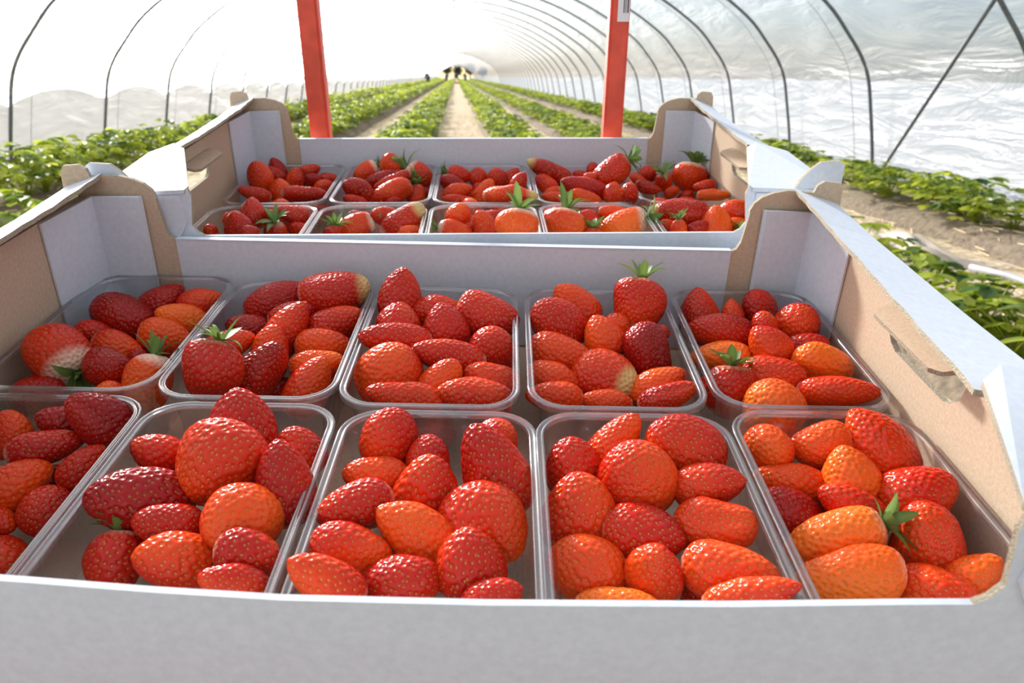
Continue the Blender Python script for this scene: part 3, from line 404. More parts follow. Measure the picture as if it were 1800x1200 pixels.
def clear_plastic(name, milk, fac_lo, fac_hi):
    m, nt, out = new_mat(name)
    tr = N(nt, 'ShaderNodeBsdfTransparent'); tr.inputs['Color'].default_value = (.96, .97, .98, 1)
    gl = N(nt, 'ShaderNodeBsdfGlossy'); gl.inputs['Roughness'].default_value = .045
    df = N(nt, 'ShaderNodeBsdfTranslucent'); df.inputs['Color'].default_value = (.85, .86, .93, 1)
    d2 = N(nt, 'ShaderNodeBsdfDiffuse'); d2.inputs['Color'].default_value = (.85, .86, .93, 1)
    mm = N(nt, 'ShaderNodeMixShader'); mm.inputs[0].default_value = .5
    LK(nt, df, 0, mm, 1); LK(nt, d2, 0, mm, 2)
    lw = N(nt, 'ShaderNodeFresnel'); lw.inputs['IOR'].default_value = 1.5
    mr = N(nt, 'ShaderNodeMapRange'); mr.inputs['From Min'].default_value = 0; mr.inputs['From Max'].default_value = .6
    mr.inputs['To Min'].default_value = fac_lo; mr.inputs['To Max'].default_value = fac_hi
    LK(nt, lw, 0, mr, 0)
    a = N(nt, 'ShaderNodeMixShader'); a.inputs[0].default_value = milk
    LK(nt, tr, 0, a, 1); LK(nt, mm, 0, a, 2)
    b = N(nt, 'ShaderNodeMixShader'); LK(nt, mr, 0, b, 0); LK(nt, a, 0, b, 1); LK(nt, gl, 0, b, 2)
    LK(nt, b, 0, out, 0)
    return m
M_TUB = clear_plastic('clear_thin_plastic', .012, .02, .4)
M_RIM = clear_plastic('clear_rim_plastic', .10, .12, .75)

def leaf_mat(name, cols, transl=.45, rough=.45):
    m, nt, out = new_mat(name)
    p = N(nt, 'ShaderNodeBsdfPrincipled'); p.inputs['Roughness'].default_value = rough
    tl = N(nt, 'ShaderNodeBsdfTranslucent')
    at = N(nt, 'ShaderNodeAttribute'); at.attribute_name = 'tone'
    r = N(nt, 'ShaderNodeValToRGB')
    r.color_ramp.elements[0].color = (*cols[0], 1); r.color_ramp.elements[1].color = (*cols[1], 1)
    LK(nt, at, 'Fac', r, 0); LK(nt, r, 0, p, 'Base Color')
    hs = N(nt, 'ShaderNodeHueSaturation'); hs.inputs['Value'].default_value = 1.7; hs.inputs['Hue'].default_value = .485
    LK(nt, r, 0, hs, 'Color'); LK(nt, hs, 0, tl, 'Color')
    a = N(nt, 'ShaderNodeMixShader'); a.inputs[0].default_value = transl
    LK(nt, p, 0, a, 1); LK(nt, tl, 0, a, 2); LK(nt, a, 0, out, 0)
    return m
M_LEAF = leaf_mat('strawberry_leaf', [(.05, .115, .018), (.42, .49, .04)], .45)
M_SEPAL = leaf_mat('green_sepal', [(.035, .10, .025), (.17, .28, .06)], .2, .5)

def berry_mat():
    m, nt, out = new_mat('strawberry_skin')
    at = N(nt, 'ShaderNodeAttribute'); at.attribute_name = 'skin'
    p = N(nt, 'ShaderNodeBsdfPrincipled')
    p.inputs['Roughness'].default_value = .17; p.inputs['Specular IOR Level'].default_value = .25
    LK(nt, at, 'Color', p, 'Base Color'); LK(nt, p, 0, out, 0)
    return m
M_BERRY = berry_mat()

# ---------------------------------------------------------------- mesh helpers
def mesh_obj(name, verts, faces, mats, parent=None, smooth=False, mat_ids=None, M=None):
    me = bpy.data.meshes.new(name)
    me.from_pydata([tuple(v) for v in verts], [], [tuple(f) for f in faces]); me.update()
    for m in (mats if isinstance(mats, (list, tuple)) else [mats]): me.materials.append(m)
    if mat_ids is not None: me.polygons.foreach_set('material_index', mat_ids)
    if smooth: me.polygons.foreach_set('use_smooth', [True] * len(me.polygons))
    o = bpy.data.objects.new(name, me); C.objects.link(o)
    if parent is not None: o.parent = parent
    if M is not None: o.matrix_world = M
    return o
def bm_obj(name, bm, mats, parent=None, smooth=False):
    bmesh.ops.recalc_face_normals(bm, faces=bm.faces)
    me = bpy.data.meshes.new(name); bm.to_mesh(me); bm.free()
    for m in (mats if isinstance(mats, (list, tuple)) else [mats]): me.materials.append(m)
    if smooth: me.polygons.foreach_set('use_smooth', [True] * len(me.polygons))
    o = bpy.data.objects.new(name, me); C.objects.link(o)
    if parent is not None: o.parent = parent
    return o
def empty(name, M, label=None, cat=None, group=None):
    o = bpy.data.objects.new(name, None); o.empty_display_size = .05; C.objects.link(o); o.matrix_world = M
    tag(o, label, cat, group); return o
def tag(o, label=None, cat=None, group=None, kind=None):
    if label: o['label'] = label
    if cat: o['category'] = cat
    if group: o['group'] = group
    if kind: o['kind'] = kind
    return o
MM = .001
def plate(name, outline, thick, place, mats, parent, holes=(), edge=2):
    """flat board: 2-D outline (mm) with holes, extruded by thick; place maps (a, b, c) mm -> crate mm.
    material 0 on the c=0 face, 1 on the c=thick face, `edge` on the cut edges"""
    bm = bmesh.new(); loops = []
    for lp in [outline, *holes]:
        vs = [bm.verts.new((a, b, 0)) for a, b in lp]
        loops.append([bm.edges.new((vs[i], vs[(i + 1) % len(vs)])) for i in range(len(vs))])
    bmesh.ops.triangle_fill(bm, use_beauty=True, use_dissolve=False, edges=[e for l in loops for e in l])
    base = list(bm.faces)
    for f in base: f.material_index = 0
    r = bmesh.ops.extrude_face_region(bm, geom=base)
    top = [g for g in r['geom'] if isinstance(g, bmesh.types.BMFace)]
    bmesh.ops.translate(bm, verts=[g for g in r['geom'] if isinstance(g, bmesh.types.BMVert)], vec=(0, 0, thick))
    ts = set(top)
    for f in bm.faces:
        zs = [v.co.z for v in f.verts]
        f.material_index = 1 if min(zs) > thick * .5 else (0 if max(zs) < thick * .5 else edge)
    for v in bm.verts: v.co = Vector(place(*v.co)) * MM
    return bm_obj(name, bm, mats, parent)
def box_bm(bm, lo, hi, mi=0):
    vs = [bm.verts.new((x, y, z)) for x in (lo[0], hi[0]) for y in (lo[1], hi[1]) for z in (lo[2], hi[2])]
    for q in ((0, 1, 3, 2), (4, 6, 7, 5), (0, 4, 5, 1), (2, 3, 7, 6), (0, 2, 6, 4), (1, 5, 7, 3)):
        bm.faces.new([vs[i] for i in q]).material_index = mi
def tube_bm(bm, pts, r, n=8, cap=True):
    rings = []
    pts = [Vector(p) for p in pts]
    for i, p in enumerate(pts):
        t = (pts[min(i + 1, len(pts) - 1)] - pts[max(i - 1, 0)]).normalized()
        a = t.cross(Vector((0, 0, 1)) if abs(t.z) < .9 else Vector((0, 1, 0))).normalized(); b = t.cross(a)
        rr = r[i] if isinstance(r, (list, tuple)) else r
        rings.append([bm.verts.new(p + (a * math.cos(2 * PI * k / n) + b * math.sin(2 * PI * k / n)) * rr) for k in range(n)])
    for A_, B_ in zip(rings, rings[1:]):
        for k in range(n): bm.faces.new((A_[k], A_[(k + 1) % n], B_[(k + 1) % n], B_[k])).smooth = True
    if cap: bm.faces.new(rings[0][::-1]); bm.faces.new(rings[-1])

# ---------------------------------------------------------------- the crates
MATS = [M_WHITE, M_KRAFT, M_EDGE]
def make_crate(key, name, label, yf, yb, lipf, lipb, lipxf, gy, cf, rin, dx=0, lips=()):
    """yf/yb front and back wall (mm), lipf/lipb lip heights, lipxf lip half length at front, gy gusset length, cf front corner height, rin rail inner x (back, front) for each side"""
    root = empty(name, MAT[key] @ Matrix.Translation((dx * MM, 0, 0)), label, 'crate', 'strawberry crates')
    zb = -66; XO = 297; XI = 293
    # base
    plate('base', [(-XI, yf + 2), (XI, yf + 2), (XI, yb - 2), (-XI, yb - 2)], 4, lambda a, b, c: (a, b, zb + c), [M_KRAFT, M_KRAFT, M_EDGE], root)
    # back panel: kraft inside, white outside, lip in the middle and high corner wings
    def wing(lx, lip, top):
        R_ = [(XO, zb), (XO, top - 3), (283, top), (263, top + 1), (252, top - 1.5), (244, top - 5), (238.5, top - 10), (235.5, top - 17), (lx + 8.5, lip + 34), (lx + 6.5, lip + 18), (lx + 5, lip + 8), (lx + 2, lip + 2), (lx - 3, lip)]
        return R_ + [(-a, b) for a, b in reversed(R_)]
    plate('back_panel', wing(228, lipb, 80), 4, lambda a, b, c: (a, yb + c, b), [M_KRAFT, M_WHITE, M_EDGE], root)
    bmx = bmesh.new()
    # white liner folded over the lip of the back panel
    box_bm(bmx, (-226, yb - 1.2, zb + 6), (226, yb - .1, lipb + .6)); box_bm(bmx, (-226, yb - 1.2, lipb + .2), (226, yb + 5, lipb + 1.4))
    bmesh.ops.scale(bmx, vec=(MM,) * 3, verts=bmx.verts)
    bm_obj('lip_liner', bmx, M_WHITE, root)
    # front panel: white outside (towards -y), white fold on the lip
    R_ = [(XO, zb), (XO, cf - 8), (lipxf + 4, cf - 6), (lipxf, cf - 3), (lipxf - 2.5, cf - 10), (lipxf + 1, lipf + 9), (lipxf - 3, lipf + 3), (lipxf - 8, lipf)]
    L_ = [(-a, b) for a, b in reversed(R_)]
    fp = plate('front_panel', R_ + [(a, b) for a, b in reversed(lips)] + L_, 3, lambda a, b, c: (a, yf - 3 + c, b), [M_WHITE, M_WHITE, M_EDGE], root)
    fp.data.update()
    for pg in fp.data.polygons:      # the lip itself is a white fold, not a raw cut
        if abs(pg.normal.z) > .8 and abs(pg.center.x) < (lipxf - 8) * MM and pg.center.z < (lipf + 15) * MM: pg.material_index = 0
    for s, rn in ((-1, rin[0]), (1, rin[1])):
        # side panel with hand hole
        hole = [(-42, 47), (48, 47), (49, 40), (47, 30), (41, 24), (33, 21), (-27, 21), (-35, 24), (-41, 30), (-43, 40)]
        hole = [(a + (yf + yb) / 2 + 3, b) for a, b in hole]
        sp = plate('side_panel', [(yf, zb), (yb, zb), (yb, 64), (yf, 60)], 4, lambda a, b, c, s=s: (s * (XI + c), a, b), [M_KRAFT, M_WHITE, M_EDGE], root, holes=[hole])
        cy = (yf + yb) / 2 + 3
        # added plate on the front panel; its edge shadow stands for a diagonal crease
        plate('crease_plate', [(lipxf + 4, lipf + 12), (lipxf + 9, lipf + 3), (XO + .5, lipf - 70), (XO + .5, cf - 9), (lipxf + 6, cf - 9)], 1.6, lambda a, b, c, s=s: (s * a, yf - 4.7 + c, b), [M_WHITE, M_WHITE, M_WHITE], root)
        # flap of the hand hole, folded inwards and still hanging from its upper edge
        fl = plate('handle_flap', [(-41, 0), (47, 0), (44, -20), (38, -27), (-32, -27), (-39, -20)], 3,
                   lambda a, b, c, s=s: (s * (XI - 1 + b * .60 - c * .2), cy + a, 46.8 + b * .15 + c * .98), [M_KRAFT, M_KRAFT, M_EDGE], sp)
        # corner posts: a folded strip with a white face towards the inside
        for yy, d in ((yb, -1), (yf, 1)):
            b = bmesh.new()
            top = 66 if d == -1 else 58
            prof = [(246, 1.5), (247, 7), (282, 8), (291, 66), (292.5, 66), (284, 6), (249, 3)]
            for z0, z1 in ((zb + 5, top),):
                lo_ = [b.verts.new((s * x * MM, (yy + d * y) * MM, z0 * MM)) for x, y in prof]
                hi_ = [b.verts.new((s * x * MM, (yy + d * y) * MM, (z1 - (3 if i in (3, 4) else 0)) * MM)) for i, (x, y) in enumerate(prof)]
                n = len(prof)
                for i in range(n): b.faces.new((lo_[i], lo_[(i + 1) % n], hi_[(i + 1) % n], hi_[i]))
                b.faces.new(hi_); b.faces.new(lo_[::-1])
            bm_obj('corner_post', b, M_WHITE, root)
        # top rail: strip folded over the side panel, its inner edge is a raw cut
        n = 24; ps = []
        for i in range(n + 1):
            t = i / n; y = yb + 3 + (yf + gy + 4 - yb) * t
            xi = rn[0] + (rn[1] - rn[0]) * t ** 1.6
            zt = 81 - 4.5 * min(1, t * 4) ** .8 + (1.5 * math.sin(t * 7))* .5
            ji = random.uniform(-.9, .9)
            drop = 1.5
            zi, zo = zt + 1, zt - 9
            ps.append([(s * (xi + ji), y, zi - 3.2), (s * (xi + ji), y, zi), (s * (XO + 7), y, zo), (s * (XO + 6), y, zo - 22), (s * (XO + 4.8), y, zo - 22), (s * (XO + 5), y, zo - 3.2)])
        vs = [tuple(c * MM for c in p) for row in ps for p in row]
        fs = []; ids = []
        k = 6
        for i in range(n):
            for j in range(k):
                fs.append((i * k + j, i * k + (j + 1) % k, (i + 1) * k + (j + 1) % k, (i + 1) * k + j)); ids.append(2 if j == 0 else (1 if j >= 4 else 0))
        fs.append(tuple(range(k))); fs.append(tuple(n * k + j for j in reversed(range(k)))); ids += [2, 2]
        mesh_obj('top_rail', vs, fs, MATS, root, mat_ids=ids)
        # front corner gusset: sloping plate that ties rail and front panel
        zc = cf
        gi = rn[1]
        P_ = [(gi - 3, yf + gy, zc + 1), (gi + 9, yf + gy + 9, zc + 4), (XO + 7, yf + gy + 2, zc - 3), (XO + 7, yf - 4, zc - 9), (lipxf + 2, yf - 4, zc - 6), (lipxf + 1, yf + 4, zc - 5)]
        b = bmesh.new()
        hi_ = [b.verts.new((s * x * MM, y * MM, (z + 1.6) * MM)) for x, y, z in P_]; lo_ = [b.verts.new((s * x * MM, y * MM, (z - 1.6) * MM)) for x, y, z in P_]
        f0 = b.faces.new(hi_); f1 = b.faces.new(lo_[::-1]); f1.material_index = 1
        for i in range(6): b.faces.new((lo_[i], lo_[(i + 1) % 6], hi_[(i + 1) % 6], hi_[i])).material_index = 2 if i in (0, 5, 4) else 0
        bm_obj('corner_gusset', b, MATS, root)
        # stacking tabs that stand up at the corners
        plate('stacking_tab', [(283, 66), (307, 66), (306, 83), (303, 88), (291, 89), (286, 86), (284, 80)], 3.5, lambda a, b, c, s=s: (s * a, yb - .5 + c, b), [M_KRAFT, M_WHITE, M_EDGE], root)
        plate('stacking_tab', [(266, cf - 6), (304, cf - 6), (304, cf + 14), (300, cf + 17), (284, cf + 16), (277, cf + 10), (270, cf + 2)], 3.5, lambda a, b, c, s=s: (s * a, yf - 3 + c, b), [M_WHITE, M_KRAFT, M_EDGE], root)
    return root
make_crate('F', 'strawberry_crate', 'white cardboard crate of strawberry punnets in front, beside its twin', -188, 197, 39, 29, 220, 78, 84, ((276, 272), (270, 249)), 0, [(-211, 48), (-170, 46), (-130, 43), (-85, 39), (-38, 36), (36, 35), (124, 36), (190, 38.5)])
make_crate('R', 'strawberry_crate', 'white cardboard crate of strawberry punnets in the rear, next to the red posts', -196, 197, 31, 29, 228, 118, 74, ((277, 273), (277, 266)), -10.5)

# ---------------------------------------------------------------- punnets
def rrect(hx, hy, r, n=7):
    r = min(r, hx, hy); pts = []
    for cx, cy, a0 in ((hx - r, hy - r, 0), (-hx + r, hy - r, PI / 2), (-hx + r, -hy + r, PI), (hx - r, -hy + r, 3 * PI / 2)):
        for i in range(n + 1):
            a = a0 + PI / 2 * i / n; pts.append((cx + r * math.cos(a), cy + r * math.sin(a)))
    return pts
def dense(pts, step):
    out = []
    for i, p in enumerate(pts):
        q = pts[(i + 1) % len(pts)]; d = math.hypot(q[0] - p[0], q[1] - p[1]); n = max(1, int(d / step))
        for k in range(n): out.append((p[0] + (q[0] - p[0]) * k / n, p[1] + (q[1] - p[1]) * k / n))
    return out
HL, HW, DEP = 91.5, 57.0, 57.0
def tub_meshes():
    base = dense(rrect(HW, HL, 25), 3.0); n = len(base)
    def ring(off, z, rib=0):
        out = []
        for i, (x, y) in enumerate(base):
            ex, ey = max(-(HW - 25), min(HW - 25, x)), max(-(HL - 25), min(HL - 25, y))
            dx, dy = x - ex, y - ey; d = math.hypot(dx, dy) or 1
            o = off + (rib if (i % 6) < 3 else 0)
            out.append((x - dx / d * o, y - dy / d * o, z))
        return out
    def build(name, rings, mat, bottom=False):
        vs = [tuple(c * MM for c in p) for r in rings for p in r]; fs = []
        for a in range(len(rings) - 1):
            for i in range(n): fs.append((a * n + i, a * n + (i + 1) % n, (a + 1) * n + (i + 1) % n, (a + 1) * n + i))
        if bottom: fs.append(tuple((len(rings) - 1) * n + i for i in range(n)))
        me = bpy.data.meshes.new(name); me.from_pydata(vs, [], fs); me.update(); me.materials.append(mat)
        me.polygons.foreach_set('use_smooth', [True] * len(fs)); return me
    rim = build('rim', [ring(.2, -3.4), ring(0, -.8), ring(.4, .2), ring(1.2, .5), ring(2.2, .2), ring(2.9, -.4), ring(3.6, -.1), ring(4.4, .2), ring(5.0, -.2), ring(5.3, -2.2)], M_RIM)
    tub = build('tub', [ring(5.3, -2.2), ring(6.0, -8, 0), ring(6.8, -10, 1.0), ring(9.8, -30, 1.2), ring(11.6, -50, 1.2), ring(14, -55.5, 0), ring(18, -DEP, 0)], M_TUB, True)
    return rim, tub
RIM_ME, TUB_ME = tub_meshes()
CN = {1: 'leftmost', 2: 'second', 3: 'middle', 4: 'fourth', 5: 'rightmost'}
for k in sorted(PUNNETS):
    x, y = PUNNETS[k]; cr = MAT[k[0]]
    M = cr @ Matrix.Translation((x * MM, y * MM, 0))
    lab = f"clear plastic punnet, {CN[int(k[2])]} in the {'near' if k[1] == 'n' else 'far'} row of the {'front' if k[0] == 'F' else 'rear'} crate"
    p = empty('plastic_punnet', M, lab, 'punnet', 'clear punnets in the crates')
    for nm, me in (('tub', TUB_ME), ('rim', RIM_ME)):
        o = bpy.data.objects.new(nm, me); C.objects.link(o); o.parent = p

# ---------------------------------------------------------------- strawberries
PAL = np.array([[.0, .22, .003, .006], [.2, .36, .007, .006], [.4, .54, .017, .006], [.55, .70, .050, .007], [.7, .82, .088, .009], [.9, .90, .160, .015]])  # dark end also deepened for the shade by the left crate wall
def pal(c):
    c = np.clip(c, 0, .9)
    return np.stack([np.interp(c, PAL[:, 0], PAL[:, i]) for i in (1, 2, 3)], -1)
def berry_mesh(L, W, shape, colr, ex, seed, res):
    """one strawberry, tip towards +Z: lofted profile, low-frequency lumps, seeds in a spiral lattice sunk into dimples"""
    rg = np.random.RandomState(seed)
    nv = int(np.clip(L * 1.35 / res, 14, 190)); nu = int(np.clip(PI * W / res, 20, 300))
    a, b = {'c': (.38, .66), 'w': (.36, .50), 'r': (.43, .47), 'l': (.35, .56), 'k': (.38, .50), 'h': (.36, .44)}[shape]
    s = np.linspace(0, 1, nv + 1); t = .5 - .5 * np.cos(PI * s)
    pr = t ** a * (1 - t) ** b; tm = np.linspace(.01, .99, 400); pr /= (tm ** a * (1 - tm) ** b).max()
    phi = np.arange(nu) * 2 * PI / nu
    T, PH = np.meshgrid(t, phi, indexing='ij'); R = np.repeat(pr[:, None], nu, 1)
    flat = rg.uniform(.84, .97) if shape in 'whk' else rg.uniform(.9, 1.0)
    if shape in 'kh':
        ng = 2 if shape == 'k' else 2
        p0 = rg.uniform(0, 2 * PI)
        for g in range(ng):
            dph = np.angle(np.exp(1j * (PH - p0 - g * (PI if shape == 'h' else rg.uniform(1.6, 3.2)))))
            R *= 1 - (.20 if shape == 'k' else .16) * np.exp(-(dph / .42) ** 2) * np.clip(T * 1.5 - .1, 0, 1)
    X = W / 2 * R * np.cos(PH); Y = W / 2 * R * np.sin(PH) * flat; Z = (T - .5) * L
    if shape == 'h':
        Z -= L * .11 * np.exp(-(X / (W * .20)) ** 2) * np.clip((T - .5) / .5, 0, 1) ** 1.5
    amp = {'k': .085, 'h': .06}.get(shape, .042)
    D = np.ones_like(R)
    for _ in range(5):
        d = rg.normal(size=3); d /= np.linalg.norm(d); fr = rg.uniform(1.5, 3.6)
        D += amp * np.sin(fr * (d[0] * X + d[1] * Y + d[2] * Z) / (W * .5) + rg.uniform(0, 6.28)) * .6
    bend = rg.uniform(-.12, .12) * W
    X = X * D + bend * (T - .5) ** 2 * 4; Y = Y * D
    P = np.stack([X, Y, Z], -1)
    # normals of the smooth body
    du = np.roll(P, -1, 1) - np.roll(P, 1, 1); dv = np.gradient(P, axis=0)
    Nn = np.cross(du, dv); Nn /= np.linalg.norm(Nn, axis=-1, keepdims=True) + 1e-9
    if (Nn * P).sum() < 0: Nn = -Nn
    # seeds: equal-area spiral
    seg = np.sqrt(np.diff(t * L) ** 2 + np.diff(pr * W / 2) ** 2); ring = 2 * PI * (pr[1:] + pr[:-1]) * W / 4
    cum = np.concatenate([[0], np.cumsum(seg * ring)]); area = cum[-1]
    sp = rg.uniform(3.3, 4.0) * (1 if shape != 'k' else .92) * (W / 30) ** .25; ns = max(40, int(area / sp ** 2 * 1.12))
    fr = (np.arange(ns) + .55) / ns; st = np.interp(fr * area, cum, np.arange(nv + 1)); sph = np.arange(ns) * 2.399963 + rg.uniform(0, 6)
    sph = sph + rg.uniform(-.075, .075, ns); st = np.clip(st + rg.uniform(-.35, .35, ns) * sp / L * nv * .6, 0, nv - .01)
    i0 = np.clip(st.astype(int), 0, nv - 1); ff = (st - i0)[:, None]; j = sph / (2 * PI) * nu; j0 = np.floor(j).astype(int) % nu; fj = (j - np.floor(j))[:, None]
    S = (P[i0, j0] * (1 - fj) + P[i0, (j0 + 1) % nu] * fj) * (1 - ff) + (P[i0 + 1, j0] * (1 - fj) + P[i0 + 1, (j0 + 1) % nu] * fj) * ff
    V = P.reshape(-1, 3).astype(np.float32); S = S.astype(np.float32)
    d2 = (V ** 2).sum(1)[:, None] + (S ** 2).sum(1)[None] - 2 * V @ S.T
    dn = np.sqrt(np.maximum(d2.min(1), 0)) / sp
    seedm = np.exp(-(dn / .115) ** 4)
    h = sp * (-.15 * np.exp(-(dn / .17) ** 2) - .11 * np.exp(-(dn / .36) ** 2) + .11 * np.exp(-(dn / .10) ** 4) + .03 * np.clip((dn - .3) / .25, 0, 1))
    V = V + Nn.reshape(-1, 3) * h[:, None]
    # skin colour: ripeness, plus a darker tone in the dimples round the seeds
    tt = T.reshape(-1)
    nz = np.zeros(len(V))
    for _ in range(4):
        d = rg.normal(size=3); d /= np.linalg.norm(d); nz += np.sin(rg.uniform(1.5, 4) * (V @ d) / (W * .5) + rg.uniform(0, 6.28)) * .25
    side = np.cos(PH.reshape(-1) - rg.uniform(0, 6.28))
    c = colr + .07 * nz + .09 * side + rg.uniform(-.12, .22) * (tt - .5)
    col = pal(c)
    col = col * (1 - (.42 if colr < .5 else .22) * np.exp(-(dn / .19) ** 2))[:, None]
    if 'p' in ex:
        w = np.clip((.20 - tt + .05 * nz) / .16, 0, 1)[:, None]; col = col * (1 - w) + np.array([.86, .62, .46]) * w
    else:
        w = .5 * np.clip((.09 - tt) / .08, 0, 1)[:, None]; col = col * (1 - w) + np.array([.85, .5, .35]) * w
    if 'g' in ex:
        w = np.clip((tt - .80 + .06 * nz) / .12, 0, 1)[:, None] * .85; col = col * (1 - w) + np.array([.62, .52, .20]) * w
    sc = np.array([.55, .34, .035]) if colr > .25 else np.array([.42, .21, .025])
    sc = sc * rg.uniform(.8, 1.1)
    col = col * (1 - seedm[:, None]) + sc * seedm[:, None]
    # mesh with welded poles
    idx = np.arange((nv + 1) * nu).reshape(nv + 1, nu); nxt = np.roll(idx, -1, 1)
    quads = np.stack([idx[1:-2], nxt[1:-2], nxt[2:-1], idx[2:-1]], -1).reshape(-1, 4) - nu + 1
    vv = np.concatenate([V[:1], V[nu:-nu], V[-1:]]); cc = np.concatenate([col[:1], col[nu:-nu], col[-1:]])
    nvv = len(vv)
    r1 = np.arange(nu) + 1; t0 = np.stack([np.zeros(nu, int), np.roll(r1, -1), r1], -1)
    rl = np.arange(nu) + 1 + (nv - 2) * nu; t1 = np.stack([np.full(nu, nvv - 1), rl, np.roll(rl, -1)], -1)
    me = bpy.data.meshes.new('strawberry')
    loops = np.concatenate([quads.ravel(), t0.ravel(), t1.ravel()]).astype(np.int32)
    tot = np.concatenate([np.full(len(quads), 4), np.full(2 * nu, 3)]).astype(np.int32)
    me.vertices.add(nvv); me.vertices.foreach_set('co', (vv * MM).astype(np.float32).ravel())
    me.loops.add(len(loops)); me.loops.foreach_set('vertex_index', loops)
    me.polygons.add(len(tot)); me.polygons.foreach_set('loop_start', np.concatenate([[0], np.cumsum(tot)[:-1]]).astype(np.int32))
    me.polygons.foreach_set('use_smooth', np.ones(len(tot), bool))
    me.update(calc_edges=True); me.validate()
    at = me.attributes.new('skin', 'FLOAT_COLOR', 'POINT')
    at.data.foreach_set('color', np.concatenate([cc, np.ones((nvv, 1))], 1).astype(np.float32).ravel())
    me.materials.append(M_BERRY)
    return me
def set_tone(me, vals):
    a = me.attributes.new('tone', 'FLOAT', 'POINT'); a.data.foreach_set('value', np.asarray(vals, np.float32))
def calyx_mesh(W, rg):
    """ring of sepals round a short stalk, opening away from the fruit (-Z)"""
    vs, fs, tone = [], [], []
    ns = rg.randint(8, 12)
    for i in range(ns):
        az = 2 * PI * i / ns + rg.uniform(-.2, .2); ln = W * rg.uniform(.36, .56); wd = ln * rg.uniform(.26, .38)
        el0 = rg.uniform(-.1, .5); curl = rg.uniform(.1, 1.1); rise = rg.uniform(.2, 1.0)
        p = np.array([W * .05, 0, -.5]); b0 = len(vs); nseg = 7; tn = rg.uniform(.2, .8)
        el = el0 + rise
        for q in range(nseg + 1):
            f = q / nseg; w = wd * (math.sin(PI * min(1, .12 + f * .88) ** .8) ** .8) * .5 if q < nseg else .05
            for sgn in (-1, 0, 1):
                x, y, z = p[0], sgn * w, p[2] + (abs(sgn) * w * .35 * -1)
                vs.append((x * math.cos(az) - y * math.sin(az), x * math.sin(az) + y * math.cos(az), z)); tone.append(np.clip(tn + (.35 if sgn == 0 else 0) + .5 * max(0, .3 - f), 0, 1))
            p = p + np.array([math.cos(el), 0, -math.sin(el)]) * ln / nseg; el -= curl * 2 / nseg * (f + .3)
        for q in range(nseg):
            for k in (0, 1): fs.append((b0 + q * 3 + k, b0 + q * 3 + k + 1, b0 + q * 3 + k + 4, b0 + q * 3 + k + 3))
    b0 = len(vs); r = W * .045; hgt = W * rg.uniform(.15, .3)      # stalk stub
    for q in range(4):
        for k in range(6):
            vs.append((r * (1.4 - .2 * q) * math.cos(k * PI / 3) + q * q * .02 * W, r * (1.4 - .2 * q) * math.sin(k * PI / 3), -hgt * q / 3 + .5)); tone.append(.8)
    for q in range(3):
        for k in range(6): fs.append((b0 + q * 6 + k, b0 + q * 6 + (k + 1) % 6, b0 + q * 6 + 6 + (k + 1) % 6, b0 + q * 6 + 6 + k))
    fs.append(tuple(b0 + 18 + k for k in range(6)))
    me = bpy.data.meshes.new('calyx'); me.from_pydata([tuple(c * MM for c in v) for v in vs], [], fs); me.update()
    set_tone(me, tone); me.materials.append(M_SEPAL); me.polygons.foreach_set('use_smooth', [True] * len(fs))
    return me
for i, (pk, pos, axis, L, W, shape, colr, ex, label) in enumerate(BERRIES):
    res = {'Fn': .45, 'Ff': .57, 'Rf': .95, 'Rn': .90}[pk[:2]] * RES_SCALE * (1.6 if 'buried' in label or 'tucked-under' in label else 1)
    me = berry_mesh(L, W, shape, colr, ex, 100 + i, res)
    o = bpy.data.objects.new('strawberry', me); C.objects.link(o)
    rg = np.random.RandomState(900 + i)
    z = Vector(axis).normalized()
    # widest side of the fruit lies across the line of sight
    x = Vector((rg.uniform(-.4, .4), rg.uniform(-.9, -.2), .6)); y = z.cross(x).normalized(); x = y.cross(z)
    if shape in 'wh': x, y = y, -x
    R = Matrix((x, y, z)).transposed().to_4x4(); R.translation = Vector(pos) * MM
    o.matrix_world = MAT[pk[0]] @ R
    tag(o, label, 'strawberry', 'strawberries in the ' + ('front' if pk[0] == 'F' else 'rear') + ' crate')
    if 'k' in ex:
        c = bpy.data.objects.new('calyx', calyx_mesh(min(W, 36) * (1.12 if pk[0] == 'F' else 1.5), rg)); C.objects.link(c); c.parent = o
        c.location = (0, 0, -L * .475 * MM); c['label'] = 'green leafy calyx'

